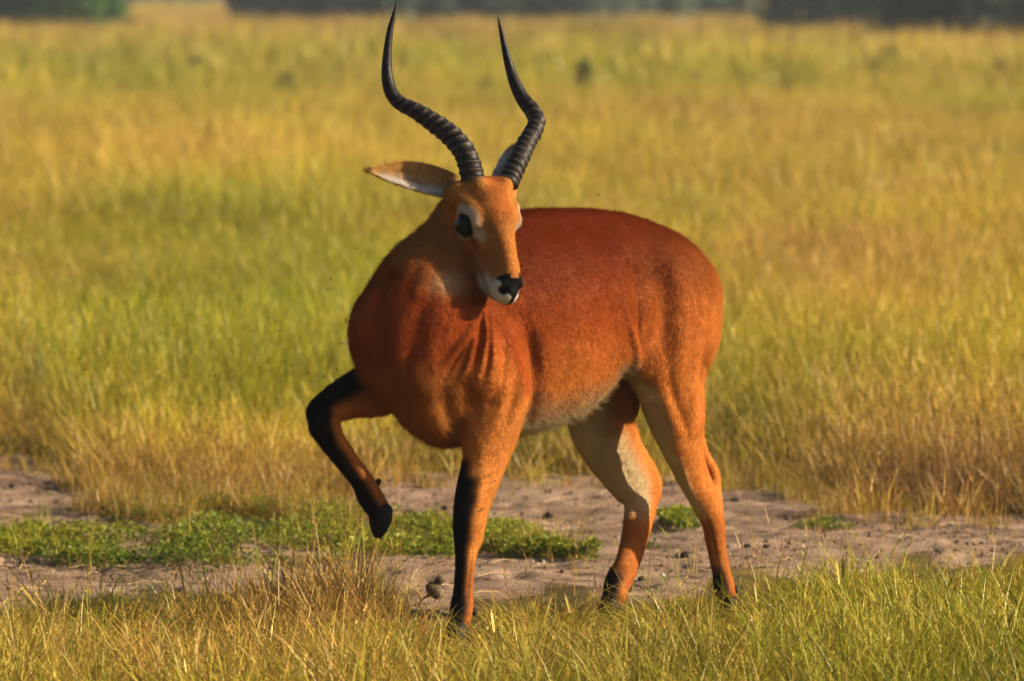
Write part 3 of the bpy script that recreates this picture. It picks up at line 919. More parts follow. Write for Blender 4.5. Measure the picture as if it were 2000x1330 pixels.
# ---- ears
M_ear = coat_material(.5); M_ear.name = 'ear fur'
def ear(base, dirv, upv, L, wf, cup, parent, curl=0.0, wc_=-.35):
    """leaf shaped cupped ear; upv is the width direction, its open side along cross(dir, up)"""
    d = np.array(dirv, float); d /= np.linalg.norm(d)
    u = np.array(upv, float); u -= d * u.dot(d); u /= np.linalg.norm(u)
    o = np.cross(d, u)
    if o[1] > 0: o = -o
    S, K = 44, 30
    V, C = [], []
    for side in (0, 1):
        for i in range(S + 1):
            s = i / S
            w = np.interp(s, [0, .12, .3, .5, .7, .85, .95, 1], wf)
            for k in range(K + 1):
                t = -1 + 2 * k / K
                cu = cup * w * (1 - t * t) * (1 - .25 * s)
                p = np.array(base) + d * (L * s) + u * (w * t + .010 * math.sin(s * 3.0)) - o * cu + o * (curl * w * max(t, 0) ** 2)
                if side: p = p - o * .0035 * (1 - .6 * abs(t) ** 3) * (1 - .7 * s)
                V.append(p)
                if side: c = np.array([.60, .30, .08])
                else:
                    white = np.exp(-((t - wc_) / .55) ** 2) * (1 - sstep(.72, .95, s))
                    c = np.array([.68, .40, .13]) * (1 - white) + np.array([.82, .73, .66]) * white
                    c = c * (1 - .35 * np.exp(-((t + .35) / .2) ** 2 - ((s - .42) / .13) ** 2))
                if s > .93: c = c * .35
                C.append(np.append(c * (.8 + .4 * float(vnoise(np.array(p) * 130))), 1))
    f = []
    nn = (S + 1) * (K + 1)
    for side in (0, 1):
        for i in range(S):
            for k in range(K):
                a = side * nn + i * (K + 1) + k
                q = (a, a + 1, a + K + 2, a + K + 1)
                f.append(q if side else q[::-1])
    for i in range(S):
        for k in (0, K):
            a = i * (K + 1) + k; b = a + K + 1
            f.append((a, b, nn + b, nn + a) if k == K else (a, nn + a, nn + b, b))
    V = np.array(V); C = np.array(C)
    eo = mesh_np('ear', V, f, M_ear, True, parent, {'coat': C})
    # hair of the ear
    f = np.array(f); n_ = 16000
    A = np.linalg.norm(np.cross(V[f[:, 2]] - V[f[:, 0]], V[f[:, 3]] - V[f[:, 1]]), axis=1)
    cs = np.cumsum(A); cs /= cs[-1]; ti = np.searchsorted(cs, rng.random(n_))
    a, b = rng.random(n_)[:, None], rng.random(n_)[:, None]
    q = f[ti]
    p = (V[q[:, 0]] * (1 - a) + V[q[:, 1]] * a) * (1 - b) + (V[q[:, 3]] * (1 - a) + V[q[:, 2]] * a) * b
    nr = np.cross(V[q[:, 2]] - V[q[:, 0]], V[q[:, 3]] - V[q[:, 1]]); nr /= np.linalg.norm(nr, axis=1)[:, None] + 1e-12
    want = np.where(q[:, 0] >= nn, -1.0, 1.0)                          # inner side looks out of the cup
    nr *= (np.sign(nr @ o) * want)[:, None]
    c = C[q[:, 0], :3] * (.7 + .6 * rng.random((n_, 1)))
    dd = d + rng.normal(0, .3, (n_, 3))
    ln = (.005 + .006 * rng.random((n_, 1)))
    pts = np.stack([p, p + ln * (.5 * dd + .30 * nr), p + ln * (dd + .42 * nr)], 1).reshape(-1, 3)
    hc = bpy.data.hair_curves.new('ear_hair'); hc.add_curves([3] * n_)
    hc.attributes['position'].data.foreach_set('vector', pts.astype(np.float32).ravel())
    ra = hc.attributes.get('radius') or hc.attributes.new('radius', 'FLOAT', 'POINT')
    ra.data.foreach_set('value', np.tile(np.array([.00022, .00017, .00003], np.float32), n_))
    ca = hc.attributes.new('hcol', 'FLOAT_COLOR', 'CURVE'); ca.data.foreach_set('color', np.concatenate([np.clip(c, 0, 1), np.ones((n_, 1))], 1).astype(np.float32).ravel())
    na = hc.attributes.new('skin_normal', 'FLOAT_VECTOR', 'CURVE'); na.data.foreach_set('vector', nr.astype(np.float32).ravel())
    hc.materials.append(M_hair)
    ho = bpy.data.objects.new('ear_hair', hc); COL.objects.link(ho); ho.parent = eo
    tag(ho, kind='stuff')
    return eo
tipL = at(712, 333, 15.99); baseL = at(895, 366, 16.03)
ear(baseL, tipL - baseL, (0.12, .65, 1), np.linalg.norm(tipL - baseL), [.033, .037, .040, .037, .027, .014, .006, .0005], .22, kob, .0, -.85)
baseR = at(974, 354, 16.08)
tipR = at(1004, 286, 16.17)
ear(baseR, tipR - baseR, (1, .25, .3), np.linalg.norm(tipR - baseR), [.020, .024, .028, .029, .026, .018, .009, .0005], .12, kob, .0, -.85)

# ---- hooves and dewclaws
M_hoof = simple_mat('black hoof horn', (.010, .008, .007), .65, .2, (.005, .004, .004), .1, 120)
def hoof(pas, tip, fwd, wid, parent):
    """two pointed toes from the pastern to the tip"""
    pas, tip, fwd = map(lambda x: np.array(x, float), (pas, tip, fwd))
    lo = np.minimum(pas, tip) - .06; hi = np.maximum(pas, tip) + .06
    g = Field(lo, hi, .0022)
    ax = tip - pas; L = np.linalg.norm(ax); ax /= L
    back = -(fwd - ax * fwd.dot(ax)); back /= np.linalg.norm(back) + 1e-9
    for sg in (1, -1):
        o = V3 * wid * .52 * sg
        g.add(chain('hoof', [(pas + o * .8, wid * .60, wid * 1.0), (pas + ax * L * .35 + o, wid * .56, wid * .92), (pas + ax * L * .7 + o * .85 , wid * .42, wid * .60), (tip + o * .45, wid * .18, wid * .2)], V3), .003)
    return g
def put_hoof(pas, tip, fwd, wid):
    g = hoof(pas, tip, fwd, wid, kob)
    v, f = g.surface()
    return mesh_np('hoof', v, f, M_hoof, True, kob)
def standing(L):
    a = L['hoof'] + np.array([0, 0, .004])
    g = Field(np.array([a[0] - .10, a[1] - .10, -.012]), a + .07, .0022)
    for sg in (1, -1):
        o = V3 * .0145 * sg
        g.add(chain('hoof', [(a + o * .8 - F3 * .004, .015, .024), (a * [1, 1, 0] + [0, 0, .030] + o * .9 + F3 * .006, .0140, .023), (a * [1, 1, 0] + [0, 0, .014] + o * .9 + F3 * .018, .0125, .017), (a * [1, 1, 0] + [0, 0, .006] + o * .7 + F3 * .036, .006, .005)], V3), .003)
    g.g[:, :, :int(round((0.0 - g.lo[2]) / g.h)) + 1] = .05
    v, f = g.surface()
    mesh_np('hoof', v, f, M_hoof, True, kob)
for L in (LF, LH, RHh): standing(L)
put_hoof(at(745, 994, 16.085), at(738, 1048, 16.07), F3, .0245)
for c in (at(738, 942, 16.085), at(729, 950, 16.10)):
    v, f = uv_sphere(np.array(c), rotY(np.stack([F3, V3, Z3]), .6, 0, 2), np.array([.008, .0065, .011]), 16, 10)
    mesh_np('dewclaw', v, f, M_hoof, True, kob)
for L, s_ in ((LF, 1), (LH, 1), (RHh, 1)):
    for sg in (1, -1):
        v, f = uv_sphere(L['fet'] - F3 * .030 + V3 * .012 * sg - Z3 * .012, np.stack([F3, V3, Z3]), np.array([.008, .006, .010]), 16, 10)
        mesh_np('dewclaw', v, f, M_hoof, True, kob)
# ---- tail, hanging behind the haunches
tp_ = catmull([T(-.765, 0, .86), T(-.80, 0, .80), T(-.805, 0, .70), T(-.79, 0, .60), T(-.785, 0, .52)], 8)
v, f = tube(tp_, np.interp(np.linspace(0, 1, len(tp_)), [0, .3, .8, 1], [.022, .016, .02, .005]), 12, up=(1, 0, 0))
M_tail = simple_mat('tail fur', (.33, .09, .02), .7, .2, (.16, .04, .012), .5, 300)
from_pydata('tail', v, f, M_tail, kob)
print('KOB_DONE', NV)
# ------------------------------------------------------------------ THE PLACE
FH = FPX * CAM_H
def gpx(x, y):
    """picture position of a ground point (only used to lay out what grows where)"""
    p = pix(np.stack([x, y, np.zeros_like(x)], -1))
    return p[..., 0], p[..., 1]
YTOP = np.array([(-900, 885), (-300, 888), (0, 890), (120, 893), (170, 950), (300, 985), (450, 992), (620, 982), (700, 955), (750, 925), (900, 915), (1000, 928), (1150, 932), (1250, 905), (1400, 897), (1500, 905), (1560, 955), (1650, 985), (1800, 1000), (2000, 1010), (2300, 1012), (3000, 1000)], float)
YBOT = np.array([(-900, 1170), (0, 1185), (150, 1175), (330, 1150), (500, 1150), (700, 1135), (820, 1185), (960, 1170), (1100, 1140), (1250, 1165), (1330, 1160), (1430, 1130), (1600, 1120), (1800, 1100), (2000, 1085), (3000, 1080)], float)
def bare(x, y):
    """1 on the bare dirt track, 0 in the grass"""
    X, Y = gpx(x, y)
    w = 13 * (fbm(n2(X / 45.0, Y / 18.0), 3) - .5) * 2 + 34 * (vnoise(n2(X / 85.0, Y / 40.0, 6.0)) - .5)
    a = np.interp(X, YTOP[:, 0], YTOP[:, 1]); b = np.interp(X, YBOT[:, 0], YBOT[:, 1])
    return sstep(-8, 8, Y - a + w) * sstep(-8, 8, b - Y + w)

# ---- ground: one sheet out to the horizon, fine where the track crosses
def axis(lo, hi, step, far_lo, far_hi, grow=1.35):
    a = list(np.arange(lo, hi, step)); s = step; x = hi
    while x < far_hi: a.append(x); s *= grow; x += s
    a.append(far_hi); s = step; x = lo - s; pre = []
    while x > far_lo: pre.append(x); s *= grow; x -= s
    pre.append(far_lo)
    return np.array(pre[::-1] + a)
gx = axis(-2.7, 2.7, .0135, -1500, 1500, 1.4)
gy = axis(14.2, 23.6, .017, -300, 2400, 1.25)
GX, GY = np.meshgrid(gx, gy, indexing='ij')
def ground_h(x, y):
    near = sstep(4, 2, np.abs(x)) * sstep(12, 14, y) * sstep(26, 23, y)
    big = (fbm(n2(x * .9, y * .9), 3) - .5) * .05
    b = fbm(n2(x * 5.0, y * 7.0, 3.0), 4)
    rid = (1 - np.abs(2 * fbm(n2(x * 3.2 + 9, y * 9.0, 1.0), 4) - 1)) ** 3
    pits = -np.clip(vnoise(n2(x * 9.0, y * 14.0, 7.0)) - .72, 0, 1) * .075
    return near * (big * .6 + (b - .5) * .046 - (rid - .3) * .014 + pits * 1.2)
GZ = ground_h(GX, GY)
nx_, ny_ = GX.shape
gi, gj = np.meshgrid(np.arange(nx_ - 1), np.arange(ny_ - 1), indexing='ij')
gf = np.stack([gi * ny_ + gj, (gi + 1) * ny_ + gj, (gi + 1) * ny_ + gj + 1, gi * ny_ + gj + 1], -1).reshape(-1, 4)
M_ground, nt, out = new_mat('bare earth and turf')
b = N(nt, 'ShaderNodeBsdfPrincipled'); b.inputs['Roughness'].default_value = .95; b.inputs['Specular IOR Level'].default_value = .1
geo = N(nt, 'ShaderNodeNewGeometry')
n1 = N(nt, 'ShaderNodeTexNoise', Scale=4.0, Detail=8.0, Roughness=.65); lk(nt, geo.outputs['Position'], n1.inputs['Vector'])
mpp = N(nt, 'ShaderNodeMapping'); mpp.inputs['Scale'].default_value = (7, 22, 1); lk(nt, geo.outputs['Position'], mpp.inputs['Vector'])
n3 = N(nt, 'ShaderNodeTexNoise', Scale=1.0, Detail=8.0, Roughness=.7); lk(nt, mpp.outputs[0], n3.inputs['Vector'])
n4 = N(nt, 'ShaderNodeTexNoise', Scale=160.0, Detail=4.0); lk(nt, geo.outputs['Position'], n4.inputs['Vector'])
r1 = ramp(nt, n1.outputs['Fac'], [(.30, (.20, .125, .080)), (.5, (.35, .230, .152)), (.70, (.45, .310, .215))])
r3 = ramp(nt, n3.outputs['Fac'], [(.36, (.26, .23, .21)), (.47, (.85, .84, .83)), (.6, (1.05, 1.05, 1.05))])
mm = N(nt, 'ShaderNodeMix'); mm.data_type = 'RGBA'; mm.blend_type = 'MULTIPLY'; mm.inputs[0].default_value = .85
lk(nt, r1.outputs[0], mm.inputs[6]); lk(nt, r3.outputs[0], mm.inputs[7])
mt = N(nt, 'ShaderNodeAttribute'); mt.attribute_name = 'turf'
soil = ramp(nt, n1.outputs['Fac'], [(.35, (.085, .060, .022)), (.6, (.17, .115, .035))])
mx = N(nt, 'ShaderNodeMix'); mx.data_type = 'RGBA'; lk(nt, mt.outputs['Fac'], mx.inputs[0]); lk(nt, mm.outputs[2], mx.inputs[6]); lk(nt, soil.outputs[0], mx.inputs[7])
lk(nt, mx.outputs[2], b.inputs['Base Color'])
ad = N(nt, 'ShaderNodeMath', operation='ADD'); lk(nt, n3.outputs['Fac'], ad.inputs[0]); lk(nt, n4.outputs['Fac'], ad.inputs[1])
bp = N(nt, 'ShaderNodeBump', Strength=.6, Distance=.012); lk(nt, ad.outputs[0], bp.inputs['Height']); lk(nt, bp.outputs[0], b.inputs['Normal'])
lk(nt, b.outputs[0], out.inputs[0])
turf = np.where((GY > 8) & (GY < 300), 1 - bare(GX, np.clip(GY, 8, 300)), 1.0)
ground = mesh_np('ground', np.stack([GX, GY, GZ], -1).reshape(-1, 3), gf, M_ground, True, None, {'turf': turf.ravel()})
tag(ground, kind='structure')

# ---- grass
def grass_material(name, green, straw, dry, trans=.24, rough=.6):
    """tint (per tuft): x = how green, y = brightness jitter, z = how rusty"""
    m, nt, out = new_mat(name)
    ti = N(nt, 'ShaderNodeAttribute'); ti.attribute_name = 'tint'; ti.attribute_type = 'INSTANCER'
    sp = N(nt, 'ShaderNodeSeparateXYZ'); lk(nt, ti.outputs['Vector'], sp.inputs[0])
    bl = N(nt, 'ShaderNodeAttribute'); bl.attribute_name = 'blade'         # per blade random 0..1
    g = N(nt, 'ShaderNodeMath', operation='ADD'); lk(nt, sp.outputs[0], g.inputs[0])
    sb = N(nt, 'ShaderNodeMath', operation='MULTIPLY_ADD'); lk(nt, bl.outputs['Fac'], sb.inputs[0]); sb.inputs[1].default_value = .6; sb.inputs[2].default_value = -.3
    lk(nt, sb.outputs[0], g.inputs[1])
    r = ramp(nt, g.outputs[0], [(.12, dry), (.42, straw), (.60, tuple(.5 * (a + b_) for a, b_ in zip(straw, green))), (.88, green)])
    mr = N(nt, 'ShaderNodeMix'); mr.data_type = 'RGBA'; lk(nt, sp.outputs[2], mr.inputs[0]); lk(nt, r.outputs[0], mr.inputs[6]); mr.inputs[7].default_value = (.40, .19, .075, 1)
    mv = N(nt, 'ShaderNodeVectorMath', operation='SCALE'); lk(nt, mr.outputs[2], mv.inputs[0]); lk(nt, sp.outputs[1], mv.inputs['Scale'])
    d = N(nt, 'ShaderNodeBsdfDiffuse'); lk(nt, mv.outputs[0], d.inputs['Color'])
    t = N(nt, 'ShaderNodeBsdfTranslucent'); lk(nt, mv.outputs[0], t.inputs['Color'])
    gl = N(nt, 'ShaderNodeBsdfGlossy'); gl.inputs['Roughness'].default_value = .45; gl.inputs['Color'].default_value = (.8, .75, .6, 1)
    a = N(nt, 'ShaderNodeMixShader'); a.inputs[0].default_value = trans; lk(nt, d.outputs[0], a.inputs[1]); lk(nt, t.outputs[0], a.inputs[2])
    c = N(nt, 'ShaderNodeMixShader'); c.inputs[0].default_value = .04; lk(nt, a.outputs[0], c.inputs[1]); lk(nt, gl.outputs[0], c.inputs[2])
    lk(nt, c.outputs[0], out.inputs[0])
    return m
GREEN, STRAW, DRY = (.270, .290, .008), (.60, .450, .030), (.58, .355, .065)
M_grass = grass_material('field grass', GREEN, STRAW, DRY)
M_fgrass = grass_material('near grass', (.26, .31, .010), (.56, .42, .045), (.42, .24, .055))

def blades(specs):
    """specs: list of (root xyz, height, width, lean dir angle, lean amount, curl, random)"""
    V, Fq, R = [], [], []
    for (x, y, z, h, w, a, ln, cu, rd, seg) in specs:
        d = np.array([math.cos(a), math.sin(a), 0]); s = np.array([-math.sin(a + cu), math.cos(a + cu), 0])
        b0 = len(V)
        for i in range(seg + 1):
            t = i / seg
            c = np.array([x, y, z]) + d * (h * ln * t ** 1.7) + np.array([0, 0, h * (t - .28 * ln * t * t)])
            ww = w * (1 - t ** 1.6) * .5 + w * .04
            V.append(c - s * ww); V.append(c + s * ww)
            R += [rd, rd]
        for i in range(seg):
            k = b0 + 2 * i
            Fq.append((k, k + 1, k + 3, k + 2))
    return V, Fq, R
def seed_head(x, y, z, h, a, ln, R_, rd, kind):
    """thin stem with an ear of grass on it"""
    V, Fq, R = blades([(x, y, z, h, .0016, a, ln, 0, rd, 4)])
    d = np.array([math.cos(a), math.sin(a), 0])
    top = np.array([x, y, z]) + d * (h * ln) + np.array([0, 0, h * (1 - .28 * ln)])
    tan = d * (1.7 * ln) + np.array([0, 0, 1 - .56 * ln]); tan /= np.linalg.norm(tan)
    rr = R_
    if kind == 0:      # forked fingers
        for k in range(rr.choice([2, 3, 3])):
            q = rr.uniform(0, 6.28); e = tan + np.array([math.cos(q), math.sin(q), 0]) * rr.uniform(.25, .6); e /= np.linalg.norm(e)
            L = rr.uniform(.03, .055); s = np.array([-e[1], e[0], 0]); s = s / (np.linalg.norm(s) + 1e-6) * .0013
            b0 = len(V)
            for t in (0, .5, 1): V += [top + e * L * t - s * (1 - t * .6), top + e * L * t + s * (1 - t * .6)]
            Fq += [(b0, b0 + 1, b0 + 3, b0 + 2), (b0 + 2, b0 + 3, b0 + 5, b0 + 4)]; R += [rd] * 6
    else:              # a loose ear of small spikelets
        L = rr.uniform(.04, .08)
        for k in range(12):
            t = k / 12; q = rr.uniform(0, 6.28)
            e = tan * .8 + np.array([math.cos(q), math.sin(q), 0]) * .55; e /= np.linalg.norm(e)
            p = top - tan * L * (1 - t); l_ = .010 * (1.2 - t); s = np.cross(e, tan); s = s / (np.linalg.norm(s) + 1e-6) * .0016
            b0 = len(V); V += [p, p + e * l_ * .5 + s, p + e * l_, p + e * l_ * .5 - s]
            Fq += [(b0, b0 + 1, b0 + 2, b0 + 3)]; R += [rd] * 4
    return V, Fq, R
def tuft_mesh(name, n, rad, h, hj, w, lean, mat, rs, heads=0, seg=3, headh=1.3):
    R_ = random.Random(rs)
    V, Fq, R = [], [], []
    def addm(v, f, r):
        b0 = len(V); V.extend(v); R.extend(r); Fq.extend([tuple(i + b0 for i in q) for q in f])
    for k in range(n):
        q, rr = R_.uniform(0, 6.28), rad * math.sqrt(R_.random())
        hh = h * (1 + hj * R_.uniform(-1, 1))
        addm(*blades([(rr * math.cos(q), rr * math.sin(q), -.01, hh, w * R_.uniform(.6, 1.25), q + R_.uniform(-1.2, 1.2), lean * R_.uniform(.15, 1.2), R_.uniform(-1.2, 1.2), R_.random(), seg)]))
    for k in range(heads):
        q, rr = R_.uniform(0, 6.28), rad * math.sqrt(R_.random())
        addm(*seed_head(rr * math.cos(q), rr * math.sin(q), -.01, h * headh * R_.uniform(.8, 1.2), R_.uniform(0, 6.28), R_.uniform(.05, .35), R_, R_.uniform(0, .35), R_.choice([0, 1, 1])))
    me = mesh_np(name, np.array(V), np.array(Fq), mat, False, None, {'blade': np.array(R)})
    COL.objects.unlink(me)
    return me
def tuft_collection(name, makers):
    c = bpy.data.collections.new(name)
    for i, mk in enumerate(makers): c.objects.link(mk(i))
    return c

def scatter(name, pts, rotz, scl, idx, tint, coll, tilt=None, label_kind='stuff'):
    n = len(pts)
    me = bpy.data.meshes.new(name)
    me.vertices.add(n); me.vertices.foreach_set('co', np.asarray(pts, np.float32).ravel())
    for an, ty, dom, key, val in (('rot', 'FLOAT_VECTOR', 'POINT', 'vector', np.stack([tilt[:, 0] if tilt is not None else np.zeros(n), tilt[:, 1] if tilt is not None else np.zeros(n), rotz], 1)),
                                  ('scl', 'FLOAT_VECTOR', 'POINT', 'vector', scl), ('tint', 'FLOAT_VECTOR', 'POINT', 'vector', tint)):
        x = me.attributes.new(an, ty, dom); x.data.foreach_set(key, np.asarray(val, np.float32).ravel())
    x = me.attributes.new('pick', 'INT', 'POINT'); x.data.foreach_set('value', np.asarray(idx, np.int32))
    me.update()
    o = bpy.data.objects.new(name, me); COL.objects.link(o)
    g = bpy.data.node_groups.new(name + '_nodes', 'GeometryNodeTree')
    g.interface.new_socket('Geometry', in_out='INPUT', socket_type='NodeSocketGeometry')
    g.interface.new_socket('Geometry', in_out='OUTPUT', socket_type='NodeSocketGeometry')
    gi_, go_ = g.nodes.new('NodeGroupInput'), g.nodes.new('NodeGroupOutput')
    ip = g.nodes.new('GeometryNodeInstanceOnPoints'); ci = g.nodes.new('GeometryNodeCollectionInfo')
    ci.inputs['Collection'].default_value = coll; ci.inputs['Separate Children'].default_value = True; ci.inputs['Reset Children'].default_value = True
    def na(nm, ty):
        q = g.nodes.new('GeometryNodeInputNamedAttribute'); q.data_type = ty; q.inputs['Name'].default_value = nm; return q
    a1, a2, a3 = na('rot', 'FLOAT_VECTOR'), na('scl', 'FLOAT_VECTOR'), na('pick', 'INT')
    ip.inputs['Pick Instance'].default_value = True
    g.links.new(gi_.outputs[0], ip.inputs['Points']); g.links.new(ci.outputs[0], ip.inputs['Instance'])
    g.links.new(a3.outputs['Attribute'], ip.inputs['Instance Index']); g.links.new(a1.outputs['Attribute'], ip.inputs['Rotation']); g.links.new(a2.outputs['Attribute'], ip.inputs['Scale'])
    g.links.new(ip.outputs[0], go_.inputs[0])
    md = o.modifiers.new('scatter', 'NODES'); md.node_group = g
    tag(o, kind=label_kind)
    return o

def spread_pts(n, y0, y1, wfac, wadd, power=1.0):
    """n points over the wedge of ground in view, even per square metre"""
    y = []; x = []
    m = 0
    while m < n:
        yy = rng.uniform(y0, y1, n); hw = wfac * yy + wadd
        keep = rng.random(n) < hw / (wfac * y1 + wadd)
        yy = yy[keep]; hw = hw[keep]
        xx = rng.uniform(-1, 1, len(yy)) * hw
        x.append(xx); y.append(yy); m += len(yy)
    return np.concatenate(x)[:n], np.concatenate(y)[:n]

def field_tint(x, y):
    """how green / bright / rusty the grass is at a place: bands and patches as they grow, plus painted shade along the track edge"""
    X, Yp = gpx(x, y)
    Yg = Yp; Yp = np.where(y > 19.5, Yp - .13 * FPX / y, Yp)      # the tips show higher up than the roots
    a = fbm(n2(x * .55, y * .28), 3); a2 = fbm(n2(x * .16 + 40, y * .035 + 3), 3); a3 = vnoise(n2(x * 2.1, y * 1.2, 5))
    g = .50 + .85 * (a2 - .5) + .60 * (a - .5) + .30 * (a3 - .5)
    def blob(cx, cy, sx, sy, amp): return amp * np.exp(-((X - cx) / sx) ** 2 - ((Yp - cy) / sy) ** 2)
    g = g + blob(1000, 180, 1500, 40, .30) + blob(100, 160, 300, 60, .20) + blob(1950, 240, 260, 60, .28) + blob(1350, 205, 350, 38, .14)
    g = g + blob(430, 650, 420, 110, .42) + blob(600, 560, 200, 60, .12) + blob(380, 470, 260, 60, .20) + blob(1900, 345, 200, 30, .34) + blob(1970, 620, 90, 60, .25) + blob(1420, 800, 90, 60, .28)
    g = g - blob(1000, 75, 1600, 42, .22) - blob(100, 350, 400, 60, .12) - blob(1650, 480, 380, 150, .20) - blob(1800, 900, 300, 80, .10) - blob(350, 880, 500, 60, .28) - blob(1000, 880, 400, 60, .1)
    g = g + .12 * sstep(1170, 1330, Yp) + .02 * sstep(1100, 1200, Yp) * sstep(1000, 1500, X) - blob(620, 1200, 300, 50, .35) - .13 * sstep(1170, 1250, Yp) * sstep(1000, 700, X) - blob(1750, 700, 420, 190, .22)
    r = np.clip(.06 + blob(620, 1200, 280, 55, .35) + 1.1 * (fbm(n2(x * .8 + 7, y * .4 + 11), 3) - .5) + blob(1500, 260, 500, 40, .22) + blob(350, 890, 420, 60, .30) + blob(1850, 930, 250, 70, .28) + blob(1000, 60, 1500, 40, .22) + blob(1650, 470, 350, 150, .18), 0, .9)
    br = .97 + .75 * (fbm(n2(x * .9, y * .45, 3), 3) - .5)
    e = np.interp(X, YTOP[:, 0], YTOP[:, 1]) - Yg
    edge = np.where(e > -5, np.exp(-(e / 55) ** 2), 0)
    g = g - .10 * edge; r = np.clip(r + .26 * edge, 0, .9); br = br * (1 - .34 * edge)  # dry rusty edge; the shade at its foot is painted in as lower brightness
    return g, br, r

C_far = tuft_collection('far_tufts', [lambda i: tuft_mesh('far_tuft', 46, .42, .30, .5, .022, .5, M_grass, 100 + i, 0, 2) for _ in range(5)])
C_mid = tuft_collection('mid_tufts', [lambda i: tuft_mesh('mid_tuft', 34, .17, .21, .5, .0085, .55, M_grass, 200 + i, 3, 2, 1.3) for _ in range(7)])
C_near = tuft_collection('field_tufts', [lambda i: tuft_mesh('field_tuft', 28, .080, .15, .55, .0042, .65, M_grass, 300 + i, 3, 3, 1.45) for _ in range(9)])
C_fg = tuft_collection('fore_tufts', [lambda i: tuft_mesh('fore_tuft', 14 + 2 * (i % 3), .04 + .012 * (i % 4), .085 + .02 * (i % 4), .55, .0024 + .0009 * (i % 3), .85, M_fgrass, 400 + i, 1 if i % 2 else 0, 3, 1.35) for _ in range(12)])
C_st = tuft_collection('stalks', [lambda i: tuft_mesh('stalk', 2, .015, .08, .4, .0025, .6, M_fgrass, 500 + i, 2, 3, 2.0) for _ in range(10)])

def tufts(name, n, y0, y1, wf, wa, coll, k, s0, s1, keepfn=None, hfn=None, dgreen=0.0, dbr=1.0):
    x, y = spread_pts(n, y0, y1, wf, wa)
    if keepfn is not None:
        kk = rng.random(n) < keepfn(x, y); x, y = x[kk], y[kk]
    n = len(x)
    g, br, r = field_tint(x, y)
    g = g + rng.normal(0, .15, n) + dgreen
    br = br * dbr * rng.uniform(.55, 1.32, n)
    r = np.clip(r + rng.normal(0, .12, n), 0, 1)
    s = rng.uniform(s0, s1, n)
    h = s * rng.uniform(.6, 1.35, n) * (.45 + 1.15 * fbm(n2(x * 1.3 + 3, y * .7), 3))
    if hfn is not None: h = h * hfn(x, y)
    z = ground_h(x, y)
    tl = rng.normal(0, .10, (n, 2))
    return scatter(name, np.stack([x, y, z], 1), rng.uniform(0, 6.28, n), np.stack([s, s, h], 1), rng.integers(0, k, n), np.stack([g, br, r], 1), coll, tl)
tufts('far_grass', 30000, 85, 420, .083, 3, C_far, 5, .8, 1.4)
tufts('middle_grass', 26000, 38, 95, .083, 1.6, C_mid, 7, .8, 1.35)
tufts('field_grass', 38000, 19.0, 42, .083, 1.2, C_near, 9, .75, 1.3,
      lambda x, y: (1 - bare(x, y)) * (gpx(x, y)[1] < 1020) ,
      lambda x, y: (.42 + .3 * fbm(n2(x * 3, y * 2, 8), 2)) + (.58 - .3 * fbm(n2(x * 3, y * 2, 8), 2)) * sstep(10, 110, np.interp(gpx(x, y)[0], YTOP[:, 0], YTOP[:, 1]) - gpx(x, y)[1]))
def fkeep(x, y):
    X, Yp = gpx(x, y)
    b_ = np.interp(X, YBOT[:, 0], YBOT[:, 1]) + 12
    n = fbm(n2(x * 6, y * 4), 3)
    return sstep(-6, 80, Yp - b_ + 110 * (n - .5)) * (.22 + .78 * sstep(.36, .54, n + .22 * sstep(1200, 1300, Yp))) * (1 - .80 * np.exp(-((X - 893) / 62) ** 2) * sstep(1345, 1315, Yp)) * (1 - .8 * (np.exp(-((X - 1195) / 40) ** 2) + np.exp(-((X - 1428) / 40) ** 2)) * sstep(1270, 1235, Yp))
def fh(x, y):
    X, Yp = gpx(x, y)
    leg = 1.1 * np.exp(-((X - 893) / 80) ** 2) * sstep(1385, 1345, Yp) + np.exp(-((X - 1195) / 60) ** 2) * sstep(1310, 1250, Yp) + np.exp(-((X - 1430) / 60) ** 2) * sstep(1300, 1240, Yp)
    rust = np.exp(-((X - 620) / 260) ** 2) * sstep(1290, 1220, Yp)
    return (.36 + .34 * sstep(1245, 1350, Yp) + .45 * fbm(n2(x * 4, y * 4), 2) + .42 * rust) * (1 - .74 * np.clip(leg, 0, 1)) * (1 - .22 * sstep(1050, 1500, X))
tufts('foreground_grass', 9500, 14.2, 18.0, .083, 1.0, C_fg, 12, .75, 1.45, fkeep, fh, 0.10)
def skeep(x, y):
    X, Yp = gpx(x, y)
    b_ = np.interp(X, YBOT[:, 0], YBOT[:, 1])
    return sstep(-60, 60, Yp - b_) * sstep(.38, .6, fbm(n2(x * 4 + 3, y * 3), 2)) * (1 - .9 * np.exp(-((X - 893) / 60) ** 2))
tufts('seed_stalks', 800, 14.6, 18.2, .083, 1.0, C_st, 10, .5, 1.0, skeep, None, -.15)
# ------------------------------------------------------------------ low green plants on the track
def leaf_mat(name, c1, c2, trans=.3):
    m, nt, out = new_mat(name)
    a = N(nt, 'ShaderNodeAttribute'); a.attribute_name = 'blade'
    r = ramp(nt, a.outputs['Fac'], [(0.0, c1), (1.0, c2)])
    d = N(nt, 'ShaderNodeBsdfPrincipled'); d.inputs['Roughness'].default_value = .5; d.inputs['Specular IOR Level'].default_value = .3
    lk(nt, r.outputs[0], d.inputs['Base Color'])
    t = N(nt, 'ShaderNodeBsdfTranslucent'); lk(nt, r.outputs[0], t.inputs['Color'])
    x = N(nt, 'ShaderNodeMixShader'); x.inputs[0].default_value = trans; lk(nt, d.outputs[0], x.inputs[1]); lk(nt, t.outputs[0], x.inputs[2])
    lk(nt, x.outputs[0], out.inputs[0])
    return m
M_cover = leaf_mat('creeping plant leaf', (.045, .110, .010), (.34, .34, .028), .35)

